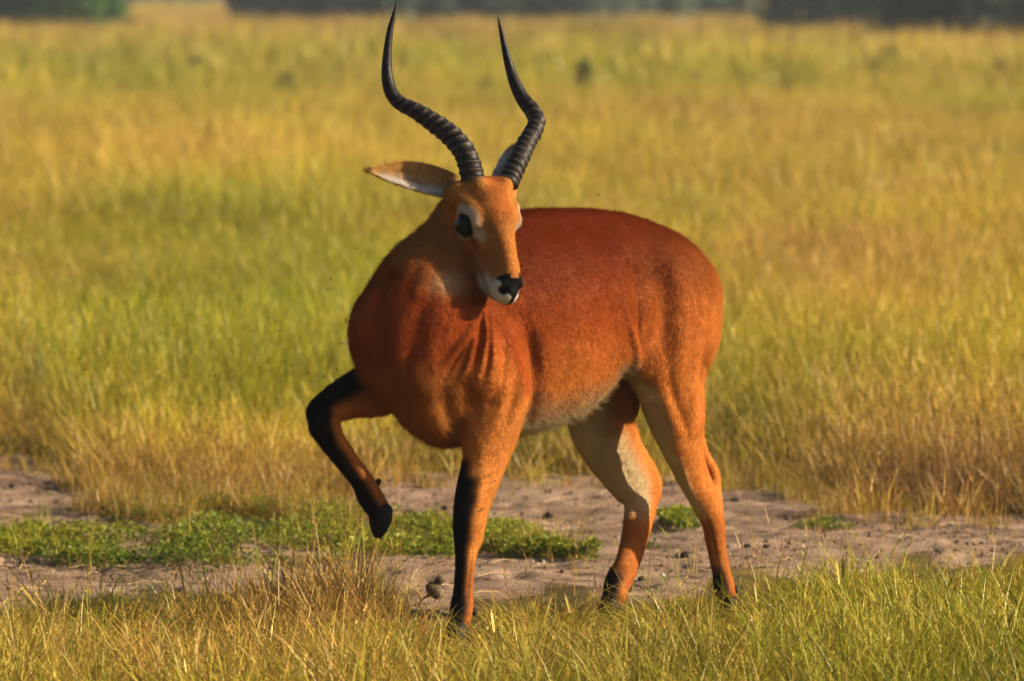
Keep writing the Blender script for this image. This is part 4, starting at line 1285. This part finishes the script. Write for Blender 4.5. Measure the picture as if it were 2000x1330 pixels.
def leaves(P, D, U, L, W, rd):
    """many small pointed leaves: place, direction, up, length, width -> v, f, blade"""
    P, D, U = map(np.asarray, (P, D, U))
    D = D / np.linalg.norm(D, axis=1)[:, None]
    S = np.cross(D, U); S /= np.linalg.norm(S, axis=1)[:, None] + 1e-9
    Nn = np.cross(S, D)
    L = L[:, None]; W = W[:, None]
    v = np.stack([P, P + D * L * .45 - S * W + Nn * L * .10, P + D * L + Nn * L * -.05, P + D * L * .45 + S * W + Nn * L * .10], 1).reshape(-1, 3)
    n = len(P); k = np.arange(n)[:, None] * 4
    f = np.concatenate([k, k + 1, k + 2, k + 3], 1)
    return v, f, np.repeat(rd, 4)

def patch_pts(n, top, bot, x0, x1):
    """ground points inside an outline given by its far and near edges"""
    X = rng.uniform(x0, x1, n * 2)
    a = np.interp(X, [p[0] for p in top], [p[1] for p in top]); b_ = np.interp(X, [p[0] for p in bot], [p[1] for p in bot])
    Ys = FH / (a + 30.); Ye = FH / (b_ + 30.)
    Y = Ye + (Ys - Ye) * rng.random(len(X))
    x = (X - 1000) / FPX * Y
    dens = fbm(n2(x * 7, Y * 4, 9), 3)
    k = (rng.random(len(X)) < sstep(.36, .56, dens) * sstep(0, 14, np.minimum(FH / Y - 30 - a, b_ - FH / Y + 30) + 10 * (vnoise(n2(x * 14, Y * 9)) - .3))) & (a < b_)
    return x[k][:n], Y[k][:n], dens[k][:n]
def ground_cover(name, n, top, bot, x0, x1, hmax, Lr, gr=(0, 1)):
    x, y, dn = patch_pts(n, top, bot, x0, x1)
    n = len(x)
    h = hmax * sstep(.30, .62, dn) * rng.random(n) ** .6
    P = np.stack([x, y, ground_h(x, y) + h + .004], 1)
    a = rng.uniform(0, 2 * np.pi, n)
    D = np.stack([np.cos(a), np.sin(a), rng.uniform(-.1, .9, n)], 1)
    U = np.stack([rng.normal(0, .4, n), rng.normal(0, .4, n), np.ones(n)], 1)
    L = rng.uniform(*Lr, n)
    g = np.clip(fbm(n2(x * 2.2, y * 1.6, 4), 2) + rng.normal(0, .22, n) + .55 * (h / hmax - .6), 0, 1)
    v, f, r = leaves(P, D, U, L, L * rng.uniform(.22, .38, n), g)
    o = mesh_np(name, v, f, M_cover, False, None, {'blade': r})
    tag(o, kind='stuff')
    return o
ground_cover('creeping_plants', 22000, [(-500, 1045), (0, 1052), (60, 1030), (200, 1003), (400, 995), (680, 998), (800, 1020), (880, 1042), (1060, 1072), (1170, 1094)],
             [(-500, 1085), (0, 1092), (200, 1115), (400, 1128), (600, 1108), (900, 1098), (1170, 1100)], -400, 1165, .050, (.011, .024))
ground_cover('creeping_plants', 1500, [(880, 1038), (940, 1030), (1065, 1036)], [(880, 1052), (940, 1056), (1065, 1050)], 885, 1062, .025, (.011, .022))
ground_cover('creeping_plants', 1800, [(1285, 1026), (1320, 1012), (1370, 1014), (1385, 1030)], [(1285, 1032), (1320, 1042), (1370, 1042), (1385, 1036)], 1288, 1383, .035, (.011, .022))
ground_cover('creeping_plants', 500, [(1255, 1052), (1290, 1050)], [(1255, 1068), (1290, 1070)], 1258, 1288, .02, (.011, .022))
ground_cover('creeping_plants', 420, [(1545, 1030), (1620, 1022), (1670, 1032)], [(1545, 1040), (1620, 1050), (1670, 1040)], 1548, 1668, .02, (.011, .02))
# thin grass growing through the green patch, straw litter on the earth
def cover_grass(n, top, bot, x0, x1, coll, k, s0, s1, nm, gshift, brs=.9, rs=.15):
    x, y, dn = patch_pts(n, top, bot, x0, x1)
    n = len(x); s = rng.uniform(s0, s1, n)
    scatter(nm, np.stack([x, y, ground_h(x, y)], 1), rng.uniform(0, 6.28, n), np.stack([s, s, s * rng.uniform(.7, 1.3, n)], 1), rng.integers(0, k, n),
            np.stack([gshift + rng.normal(0, .15, n), brs * rng.uniform(.7, 1.25, n), np.clip(rng.normal(rs, .2, n), 0, 1)], 1), coll, rng.normal(0, .15, (n, 2)))
cover_grass(620, [(-500, 1030), (0, 1045), (150, 985), (300, 965), (620, 970), (700, 1000), (1160, 1085)], [(-500, 1085), (0, 1090), (200, 1105), (400, 1120), (600, 1100), (900, 1095), (1170, 1098)], -400, 1160, C_fg, 12, .3, .65, 'patch_grass', .66)
cover_grass(260, [(140, 985), (300, 980), (620, 985), (700, 1000)], [(140, 1020), (300, 1040), (620, 1040), (700, 1020)], 140, 700, C_near, 9, .30, .6, 'patch_grass', .30, .72, .40)
cover_grass(150, [(1380, 960), (1480, 905), (1600, 960), (1700, 1000)], [(1380, 1000), (1480, 960), (1600, 1030), (1700, 1020)], 1400, 1700, C_near, 9, .22, .4, 'edge_grass', .35, .75, .3)
cover_grass(260, [(-300, 870), (120, 880), (300, 970), (620, 970), (760, 915), (1180, 920), (1500, 895), (1650, 975), (2200, 1000)], [(-300, 935), (120, 945), (300, 1010), (620, 1015), (760, 965), (1180, 965), (1500, 960), (1650, 1030), (2200, 1045)], -300, 2200, C_near, 9, .25, .6, 'ragged_tufts', .38, .8, .3)
cover_grass(520, [(-300, 862), (0, 868), (120, 872), (300, 962), (620, 962), (760, 905), (1180, 912), (1500, 885), (1650, 962), (2200, 990)], [(-300, 893), (0, 896), (120, 900), (300, 992), (620, 990), (760, 930), (1180, 937), (1500, 910), (1650, 990), (2200, 1014)], -300, 2200, C_near, 9, .30, .55, 'edge_shade_tufts', .05, .22, .35)  # short tufts tinted very dark: painted shade at the foot of the far grass
cover_grass(170, [(-300, 930), (200, 940), (1200, 950), (2200, 1030)], [(-300, 1150), (200, 1150), (1200, 1120), (2200, 1080)], -300, 2200, C_st, 10, .35, .8, 'sparse_stalks', .2)

# ------------------------------------------------------------------ clods, droppings, litter on the track
M_clod = simple_mat('dark dropping', (.035, .022, .016), .9, .15, (.014, .010, .008), .6, 90)
M_peb = simple_mat('clod of earth', (.20, .14, .10), .95, .1, (.10, .068, .048), .6, 60)
M_pale = simple_mat('pale stone', (.62, .56, .48), .8, .2, (.42, .36, .30), .4, 80)
def lump_mesh(name, r, seed, flat, mat):
    v, f = uv_sphere(np.zeros(3), np.eye(3), np.array([r, r * .85, r * flat]), 16, 10)
    d = v / (np.linalg.norm(v, axis=1)[:, None] + 1e-9)
    v = v * (.72 + .62 * fbm(d * 1.7 + seed * 3.7, 3))[:, None]
    me = bpy.data.meshes.new(name)
    me.from_pydata([tuple(map(float, p)) for p in v], [], [tuple(q) for q in f]); me.polygons.foreach_set('use_smooth', np.full(len(f), True)); me.materials.append(mat)
    return me
clods = [(1071, 1001, 8, 0), (868, 998, 5.5, 0), (1020, 997, 3.5, 0), (1338, 1092, 8, 0), (1461, 1076, 6, 0), (1437, 985, 6, 0), (1060, 1040, 4.5, 0), (1114, 1042, 3.5, 0), (1290, 1075, 5, 0), (1300, 1086, 3, 0),
         (1257, 1129, 6.5, 0), (1253, 1142, 6, 0), (55, 948, 4.5, 0), (20, 952, 5, 0), (1020, 1128, 5, 0), (953, 1131, 3, 0), (966, 998, 3, 0), (1430, 983, 3.5, 0), (1497, 1075, 5, 0), (770, 985, 4, 0), (795, 1005, 3, 0), (1187, 962, 5, 0),
         (1128, 975, 4, 1), (1005, 940, 6, 1), (1165, 925, 6, 1), (830, 942, 4, 1), (1210, 990, 4, 1), (1350, 955, 5, 1), (1540, 1010, 6, 1), (1600, 1040, 5, 1), (1380, 1055, 5, 1), (905, 960, 4, 1), (1050, 1075, 4, 1), (120, 1165, 5, 1), (60, 1130, 4, 1),
         (1296, 1131, 4.5, 2), (1273, 1148, 4, 2), (1262, 1152, 3.5, 2), (1040, 1100, 3, 2), (1061, 1100, 3.5, 2), (1050, 1103, 3, 2), (1405, 1162, 4, 2)]
lm = {k: [lump_mesh(nm, .01, 3 + i + 10 * k, .75, m_) for i in range(4)] for k, nm, m_ in ((0, 'dropping', M_clod), (1, 'earth_clod', M_peb), (2, 'stone', M_pale))}
info = {0: ('dropping', 'small dark round dropping lying on the bare earth track', 'dropping', 'dark droppings scattered over the track'),
        1: ('earth_clod', 'small brown lump of dried earth on the bare track', 'clod', 'clods of dried earth on the track'),
        2: ('stone', 'tiny pale stone lying on the bare earth behind the hooves', 'stone', 'pale stones on the track')}
def where_on_track(px, py):
    a = ('far left of the raised hoof' if px < 400 else 'close right of the raised hoof' if px < 880 else 'just right of the standing foreleg' if px < 1035 else 'midway between the front and hind legs' if px < 1170
         else 'between the two hind legs' if px < 1370 else 'close right of the rear hind leg' if px < 1480 else 'well right of the hind legs')
    b_ = "track's far side" if py < 965 else "track's middle" if py < 1045 else "track's near side"
    return a + ', ' + b_
for i, (px, py, r, k) in enumerate(clods):
    Y = FH / (py + 30.0); x = (px - 1000) / FPX * Y; rr = r * Y / FPX
    nm, lb, ct, gp = info[k]
    lb = {0: 'small dark dropping ', 1: 'brown earth clod ', 2: 'tiny pale stone '}[k] + where_on_track(px, py)
    if i == 0: lb, gp = 'largest dark dropping, alone on the open track between the front and hind legs', 'dark droppings scattered over the track'
    if i == 3: lb = 'dark dropping on the track just left of the rear hind leg'
    o = bpy.data.objects.new(nm, lm[k][i % 4]); COL.objects.link(o)
    o.scale = (rr / .0085, rr / .0085, rr / .0085)
    o.location = (x, Y, float(ground_h(np.array([x]), np.array([Y]))[0]) + rr * .55)
    o.rotation_euler = (random.uniform(-.3, .3), random.uniform(-.3, .3), random.uniform(0, 6.28))
    tag(o, lb, ct, gp)
# fine rubble nobody could count
def rubble(name, n, mat, rr, f_):
    x, y = spread_pts(n, 17.4, 23.0, .083, .6)
    k = (rng.random(n) < bare(x, y)) & (rng.random(n) < sstep(.42, .62, fbm(n2(x * 2.2, y * 1.6, f_), 3)))
    x, y = x[k], y[k]; m = len(x)
    base = np.array([(1, 0, 0), (0, 1, 0), (-1, 0, 0), (0, -1, 0), (0, 0, .8), (0, 0, -.8)], float)
    fc = np.array([(0, 1, 4), (1, 2, 4), (2, 3, 4), (3, 0, 4), (1, 0, 5), (2, 1, 5), (3, 2, 5), (0, 3, 5)])
    r = rr * rng.random(m) ** 2 + rr * .25
    V = base[None] * r[:, None, None] * rng.uniform(.6, 1.3, (m, 6, 1)); a = rng.uniform(0, 6.28, m); c, s_ = np.cos(a)[:, None], np.sin(a)[:, None]
    V = np.stack([V[..., 0] * c - V[..., 1] * s_, V[..., 0] * s_ + V[..., 1] * c, V[..., 2]], -1)
    V = V + np.stack([x, y, ground_h(x, y) + r * .3], 1)[:, None]
    Fc = fc[None] + 6 * np.arange(m)[:, None, None]
    o = mesh_np(name, V.reshape(-1, 3), Fc.reshape(-1, 3), mat, False, None)
    tag(o, kind='stuff')
rubble('earth_crumbs', 16000, M_peb, .008, 2.0)
rubble('dark_crumbs', 5000, M_clod, .0045, 8.0)
# dead stalks lying flat
def litter(n):
    x, y = spread_pts(n, 17.0, 22.5, .083, .6); k = bare(x, y) > .3; x, y = x[k], y[k]
    V, Fq, R = [], [], []
    for i in range(len(x)):
        a = random.gauss(0, .5) + (math.pi if random.random() < .5 else 0); L = random.uniform(.03, .12); w = .0012
        z = float(ground_h(x[i:i + 1], y[i:i + 1])[0]) + .006
        d = np.array([math.cos(a), math.sin(a), 0]); s_ = np.array([0, 0, 1.0]) * w
        b0 = len(V)
        for t in (0, .5, 1.0):
            p = np.array([x[i], y[i], z + .012 * t * (1 - t) * 2]) + d * L * t
            V += [p - s_, p + s_]; R += [.1, .1]
        Fq += [(b0, b0 + 2, b0 + 3, b0 + 1), (b0 + 2, b0 + 4, b0 + 5, b0 + 3)]
    o = mesh_np('straw_litter', np.array(V), np.array(Fq), M_litter, False, None, {'blade': np.array(R)})
    tag(o, kind='stuff')
M_litter = simple_mat('dead straw', (.50, .37, .20), .8, .2, (.30, .19, .09), 0, 40)
litter(700)
tw = catmull([at(832, 1164, 17.2) * [1, 1, 0] + [0, 0, .012], at(852, 1159, 17.25) * [1, 1, 0] + [0, 0, .022], at(872, 1155, 17.3) * [1, 1, 0] + [0, 0, .024], at(890, 1154, 17.35) * [1, 1, 0] + [0, 0, .012]], 6)
v, f = tube(tw, np.linspace(.0022, .0012, len(tw)), 6)
tag(from_pydata('dry_twig', v, f, M_litter), 'thin pale twig lying on the earth left of the standing foreleg', 'twig')

# ------------------------------------------------------------------ flies round the antelope
M_fly = simple_mat('fly body', (.010, .009, .009), .4, .5, (.006, .006, .006))
M_wing, nt, out = new_mat('fly wing')
b = N(nt, 'ShaderNodeBsdfPrincipled'); b.inputs['Base Color'].default_value = (.02, .018, .016, 1); b.inputs['Roughness'].default_value = .6; b.inputs['Specular IOR Level'].default_value = .1; b.inputs['Alpha'].default_value = .6; lk(nt, b.outputs[0], out.inputs[0])
def fly_mesh():
    V, Fq = [], []
    for c, r in (((0, 0, 0), (.0016, .0011, .0010)), ((.0022, 0, .0002), (.0009, .0010, .0009)), ((-.0028, 0, -.0003), (.0022, .0012, .0011))):
        v, f = uv_sphere(np.array(c), np.eye(3), np.array(r), 10, 6); b0 = len(V); V += list(v); Fq += [tuple(i + b0 for i in q) for q in f]
    nb = len(Fq)
    for sg in (1, -1):
        b0 = len(V); V += [np.array(p) for p in ((0, .0006 * sg, .0008), (-.0008, .0040 * sg, .0022), (-.0036, .0052 * sg, .0022), (-.0034, .0016 * sg, .0012))]; Fq.append((b0, b0 + 1, b0 + 2, b0 + 3))
    me = bpy.data.meshes.new('fly'); me.from_pydata([tuple(map(float, p)) for p in V], [], [tuple(dict.fromkeys(q)) for q in Fq])
    me.materials.append(M_fly); me.materials.append(M_wing)
    for i in range(nb, len(Fq)): me.polygons[i].material_index = 1
    return me
fm = fly_mesh()
air = [(647, 545), (641, 565), (472, 615), (524, 622), (517, 640), (546, 646), (676, 623), (675, 630), (666, 671), (340, 716), (166, 722), (420, 734), (570, 715), (601, 729), (632, 736), (657, 722), (247, 779), (333, 860), (697, 486), (1170, 381), (702, 800), (830, 858), (812, 905), (758, 838)]
for i, (px, py) in enumerate(air):
    o = bpy.data.objects.new('fly', fm); COL.objects.link(o)
    o.location = tuple(at(px, py, 16.0 + random.uniform(-.25, .25)))
    o.rotation_euler = (random.uniform(-.5, .5), random.uniform(-.5, .5), random.uniform(0, 6.28)); s_ = random.uniform(.75, 1.15); o.scale = (s_, s_, s_)
    lb = "tiny black fly hovering in the air before the antelope's chest and raised leg"
    if px < 560: lb = 'tiny black fly hovering over the green grass well left of the antelope'
    if i == 18: lb = "single tiny black fly hovering left of the antelope's throat"
    if i in (20, 23): lb = 'tiny black fly hovering close beside the raised foreleg'
    if i in (21, 22): lb = "tiny black fly hovering just below the antelope's chest"
    if i == 19: lb = "single tiny black fly hovering in the air above the antelope's back"
    tag(o, lb, 'fly', 'flies hovering round the antelope')
skin = [(968, 938), (941, 997), (945, 994), (724, 563), (742, 600), (728, 617), (712, 700), (798, 780), (811, 560), (1197, 698), (905, 700), (824, 552), (746, 555), (716, 612), (1265, 428), (955, 925), (880, 640), (700, 640), (826, 478), (792, 612)]
fp = pix(bv[front])
for (px, py) in skin:
    d = np.hypot(fp[:, 0] - px, fp[:, 1] - py); c = front[d < 5]
    if len(c) == 0: continue
    k = c[np.argmin(bv[c, 1])]
    o = bpy.data.objects.new('fly', fm); COL.objects.link(o)
    q = Vector(bn[k]).to_track_quat('Z', 'Y'); o.rotation_euler = (q @ Vector((1, 0, 0)).to_track_quat('X', 'Z')).to_euler()
    o.location = tuple(bv[k] + bn[k] * .0055); o.scale = (.95, .95, .95)
    spot = ("right half of the standing foreleg" if px > 930 and px < 1000 and py > 850 else "flank" if px > 1100 else "side of the antelope's face and throat" if py < 570 and px > 800 else "lower chest" if py > 690 else "left edge of the neck and chest" if px < 760 else "middle of the chest")
    tag(o, "tiny black fly sitting on the antelope, on the " + spot.replace("antelope's ", ''), 'fly', "flies sitting on the antelope's coat")

# ------------------------------------------------------------------ a small bird half hidden in the grass
bx = (852 - 1000) / FPX * 17.05
bird = bpy.data.objects.new('small_bird', None); COL.objects.link(bird); bird.location = (bx, 17.05, 0)
tag(bird, 'small brown bird half hidden in the grass left of the standing foreleg', 'bird')
g = Field((bx - .05, 16.98, .0), (bx + .05, 17.12, .09), .0016)
B = np.array([bx, 17.05, 0])
g.add(ell(B + [-.004, 0, .030], (.026, .017, .019), rotY(np.eye(3), -.75, 0, 2)), .008)
g.add(ell(B + [.008, -.002, .0555], (.0115, .0105, .0105), np.eye(3)), .008)
g.add(chain('beak', [(B + [.016, -.004, .0555], .0035, .0035), (B + [.025, -.007, .0545], .0010, .0010)], np.array([0, 0, 1.0])), .002)
g.add(chain('birdtail', [(B + [-.020, 0, .018], .009, .004), (B + [-.038, .002, .006], .007, .002)], np.array([0, 1.0, 0])), .004)
v, f = g.surface()
c = np.tile(np.array([.20, .13, .07]), (len(v), 1)); c[v[:, 2] < .035] = (.30, .24, .15); c = c * (.25 + .5 * vnoise(v * 260))[:, None]
mesh_np('bird_body', v, f, M_coat, True, bird, {'coat': np.concatenate([c, np.ones((len(v), 1))], 1)})
v, f = uv_sphere(B + [.0125, -.0105, .0575], np.eye(3), np.array([.0018, .0015, .0018]), 10, 8); from_pydata('eye', v, f, M_eye, bird)
for sg in (-1,):
    v, f = uv_sphere(B + [-.008, .0155 * sg, .030], rotY(np.eye(3), -.75, 0, 2), np.array([.023, .0035, .011]), 16, 10)
    from_pydata('wing', v, f, simple_mat('bird wing', (.10, .065, .04), .8, .2, (.04, .028, .02), 0, 300), bird)
for dx in (-.004, .006):
    v, f = tube([B + [dx, 0, .014], B + [dx + .001, 0, 0.0]], [.0012, .0012], 6); from_pydata('leg', v, f, M_fly, bird)

# ------------------------------------------------------------------ shrubs on the plain
M_shrub_d = leaf_mat('dark shrub leaf', (.030, .035, .012), (.085, .080, .025), .2)
M_shrub_g = leaf_mat('green shrub leaf', (.07, .11, .012), (.17, .19, .03), .3)
M_tree = leaf_mat('tree leaf', (.040, .120, .014), (.12, .24, .035), .3)
M_tree2 = leaf_mat('grey green tree leaf', (.055, .085, .065), (.15, .18, .13), .25)
M_bark = simple_mat('bark', (.13, .10, .07), .9, .1, (.06, .045, .032), .6, 6)
def crown_mesh(name, n, cx, rad, leaf, mat, seed, low=.0, gaps=.42):
    """leaf clumps through a crown's volume; cx: list of (centre, radii)"""
    R_ = np.random.default_rng(seed)
    P = []
    per = n // len(cx)
    for c, r in cx:
        d = R_.normal(size=(per * 3, 3)); d /= np.linalg.norm(d, axis=1)[:, None]
        p = d * (R_.random((per * 3, 1)) ** .33) * np.array(r)
        q = p + np.array(c)
        k = (fbm(q / max(r) * 3.1 + seed, 3) > gaps) & (q[:, 2] > low)
        P.append(q[k][:per])
    P = np.concatenate(P); n = len(P)
    D = R_.normal(size=(n, 3)); U = R_.normal(size=(n, 3)) + [0, 0, .6]
    L = leaf * R_.uniform(.6, 1.4, n)
    v, f, r = leaves(P, D, U, L, L * .38, np.clip(R_.normal(.5, .25, n), 0, 1))
    return v, f, r
def plant(name, loc, label, cat, group, cx, n, leaf, mat, seed, trunk=None, gaps=.42):
    e = bpy.data.objects.new(name, None); COL.objects.link(e); e.location = loc
    tag(e, label, cat, group)
    v, f, r = crown_mesh('crown', n, cx, 1, leaf, mat, seed, 0.0, gaps)
    c = mesh_np('crown' if trunk else 'foliage', v, f, mat, False, None, {'blade': r}); c.parent = e
    if trunk:
        V, Fq = [], []
        for pts, rad in trunk:
            v, f = tube(catmull(pts, 5), np.interp(np.linspace(0, 1, (len(pts) - 1) * 5 + 1), np.linspace(0, 1, len(rad)), rad), 9)
            b0 = len(V); V += list(v); Fq += [tuple(i + b0 for i in q) for q in f]
        t = from_pydata('trunk', V, Fq, M_bark); t.parent = e
    else:
        V, Fq = [], []
        rr = random.Random(seed); c0, r0 = cx[0]
        for k in range(7):
            a = rr.uniform(0, 6.28); q = rr.uniform(.2, .8)
            v, f = tube([(0, 0, -.02), (math.cos(a) * r0[0] * q * .5, math.sin(a) * r0[1] * q * .5, c0[2] * .7), (math.cos(a) * r0[0] * q, math.sin(a) * r0[1] * q, c0[2] + r0[2] * .6)], [.02 * r0[0] + .004, .014 * r0[0] + .003, .003], 6)
            b0 = len(V); V += list(v); Fq += [tuple(i + b0 for i in q_) for q_ in f]
        t = from_pydata('stems', V, Fq, M_bark); t.parent = e
    return e
def bush(px, py, wpx, hpx, label, mat, seed, n=1300):
    Y = FH / (py + 45.0); x = (px - 1000) / FPX * Y; w = wpx * Y / FPX * .55; h = hpx * Y / FPX + .22
    R_ = random.Random(seed)
    cx = [((0, 0, h * .50), (w * .75, w * .75, h * .50))] + [((R_.uniform(-.5, .5) * w, R_.uniform(-.5, .5) * w, h * R_.uniform(.3, .7)), (w * .5, w * .5, h * .32)) for _ in range(4)]
    return plant('shrub', (x, Y, 0), label, 'shrub', 'shrubs dotted over the plain', cx, n, max(.035, w * .13), mat, seed)
bush(388, 158, 52, 40, 'dark rounded shrub far left on the plain, in the pale grass', M_shrub_d, 21)
bush(556, 200, 58, 46, 'dull green shrub on the plain a little nearer than the dark one', M_shrub_g, 22)
bush(945, 205, 40, 36, 'small green shrub seen between the two horns', M_shrub_g, 23)
bush(1136, 200, 40, 78, 'tall narrow green shrub on the plain right of the horns', M_shrub_g, 24)
bush(1241, 122, 34, 30, 'small distant shrub high in the pale grass right of the horns', M_shrub_g, 25)
bush(1705, 172, 60, 42, 'low green shrub below the two distant ones at right', M_shrub_g, 26)
bush(1736, 135, 44, 40, 'distant shrub standing before the grey trees at right', M_shrub_g, 27)
bush(1956, 165, 50, 42, 'dark green shrub close to the right edge of the view', M_shrub_d, 28)
bush(1533, 205, 46, 34, 'dull low shrub in the green band right of the antelope', M_shrub_d, 29)
bush(1360, 190, 38, 28, 'small dull shrub in the green band behind the back', M_shrub_d, 30)
bush(250, 62, 60, 44, 'yellow green shrub beside the big dark bushes at left', M_shrub_g, 31)
bush(1718, 86, 70, 34, 'yellow green shrub at the foot of the grey trees at right', M_shrub_g, 32)
bush(1455, 46, 70, 30, 'distant green shrub at the end of the middle tree line', M_shrub_g, 33)
Yt = FH / (72 + 30.); mv_, mf_ = uv_sphere(np.zeros(3), np.eye(3), np.array([.32, .3, .42]), 20, 12)
mv_ = mv_ * (.8 + .4 * fbm(mv_ * 4, 3))[:, None] + [0, 0, .15]
mo = from_pydata('termite_mound', mv_, mf_, simple_mat('grey mound earth', (.30, .24, .22), .9, .1, (.20, .16, .15), .4, 8)); mo.location = ((1327 - 1000) / FPX * Yt, Yt, 0)
tag(mo, 'pale grey termite mound rising from the distant straw coloured grass', 'mound')

# ------------------------------------------------------------------ trees at the far side
def tree(px, py, w, h, label, mat, seed, group, n=5200, leaf=.26, name='tree'):
    py = py + 30
    Y = FH / (py + 30.0); x = (px - 1000) / FPX * Y
    R_ = random.Random(seed)
    cx = [((0, 0, h * .62), (w * .42, w * .42, h * .36))]
    for _ in range(7):
        a = R_.uniform(0, 6.28); q = R_.uniform(.15, .36) * w
        cx.append(((math.cos(a) * q, math.sin(a) * q, h * R_.uniform(.15, .8)), (w * R_.uniform(.16, .26), w * R_.uniform(.16, .26), h * R_.uniform(.12, .2))))
    for k in range(5):      # skirt of low branches
        a = k * 1.26 + R_.uniform(-.4, .4); q = w * R_.uniform(.2, .36)
        cx.append(((math.cos(a) * q, math.sin(a) * q, h * .12), (w * .17, w * .17, h * .13)))
    tr = [([(0, 0, -.1), (R_.uniform(-.2, .2), R_.uniform(-.2, .2), h * .3), (R_.uniform(-.5, .5), R_.uniform(-.5, .5), h * .85)], [h * .032, h * .022, h * .004])]
    for k in range(5):
        a = R_.uniform(0, 6.28)
        tr.append(([(0, 0, h * R_.uniform(.1, .35)), (math.cos(a) * w * .16, math.sin(a) * w * .16, h * .5), (math.cos(a) * w * .34, math.sin(a) * w * .34, h * R_.uniform(.55, .8))], [h * .014, h * .009, h * .002]))
    return plant(name, (x, Y, 0), label, 'tree', group, cx, n, leaf, mat, seed, tr, .40)
tree(0, 46, 3.4, 5.5, 'dark green bushy tree at the far left edge', M_tree, 41, 'dark bushy trees at left')
tree(90, 44, 2.8, 4.6, 'dark green bushy tree, middle one of the left clump', M_tree, 42, 'dark bushy trees at left')
tree(165, 47, 2.4, 4.2, 'dark green bushy tree at the right end of the left clump', M_tree, 43, 'dark bushy trees at left')
tree(-90, 44, 5.5, 6.5, 'dark green bushy tree just past the left edge', M_tree, 44, 'dark bushy trees at left')
mid = [545, 620, 700, 785, 865, 950, 1035, 1120, 1205, 1290, 1375]
for i, px in enumerate(mid):
    nth = ['first', 'second', 'third', 'fourth', 'fifth', 'sixth', 'seventh', 'eighth', 'ninth', 'tenth', 'last'][i]
    tree(px, 29 + .9 * random.uniform(-1, 1) * 3, random.uniform(3.4, 4.2), random.uniform(6, 8), 'hazy grey green tree, the %s from the left in the middle tree line' % nth, M_tree2, 50 + i, 'hazy trees along the middle of the far edge', 3000, .34)
for i, (px, py, w, h, lb) in enumerate([(1595, 47, 3.2, 8, 'dark grey tree at the left end of the right hand grove'), (1665, 50, 3.6, 9, 'dark grey tree, second from the left of the right hand grove'), (1740, 54, 3.4, 9, 'dark grey tree right of the grove\'s second, behind the yellow shrub'),
                                         (1815, 66, 3.0, 8, 'grey green tree standing nearest to the front of the grove'), (1885, 70, 3.4, 9, 'broad grey green tree in the front of the right hand grove'), (1955, 71, 3.4, 9, 'dark grey tree near the right edge of the view'), (2040, 72, 4.5, 9, 'dark grey tree just past the right edge')]):
    tree(px, py, w, h, lb, M_tree2, 70 + i, 'trees of the right hand grove', 4600, .24)
# a wood far behind that reads as one mass
def far_wood():
    R_ = np.random.default_rng(99); n = 42000
    x = R_.uniform(-120, 120, n); y = 560 + R_.uniform(0, 45, n)
    top = 7 + 7 * fbm(n2(x * .09, y * .05), 3)
    z = top * R_.random(n) ** .8
    P = np.stack([x, y, z], 1); D = R_.normal(size=(n, 3)); U = R_.normal(size=(n, 3)) + [0, 0, .6]; L = R_.uniform(.8, 1.7, n)
    v, f, r = leaves(P, D, U, L, L * .42, np.clip(R_.normal(.5, .25, n), 0, 1))
    tag(mesh_np('distant_wood', v, f, M_tree2, False, None, {'blade': r}), kind='stuff')
far_wood()

# ------------------------------------------------------------------ haze over the plain
M_haze, nt, out = new_mat('thin haze')
pv = N(nt, 'ShaderNodeVolumePrincipled')
pv.inputs['Color'].default_value = (.78, .88, 1.0, 1)
pv.inputs['Density'].default_value = .00042
pv.inputs['Anisotropy'].default_value = .1
lk(nt, pv.outputs[0], out.inputs['Volume'])
hz = [(-700, -60, -1.0), (700, -60, -1.0), (700, 1100, -1.0), (-700, 1100, -1.0), (-700, -60, 17.0), (700, -60, 17.0), (700, 1100, 17.0), (-700, 1100, 17.0)]
haze = from_pydata('haze', hz, [(0, 3, 2, 1), (4, 5, 6, 7), (0, 1, 5, 4), (1, 2, 6, 5), (2, 3, 7, 6), (3, 0, 4, 7)], M_haze, None, False)
tag(haze, kind='stuff')
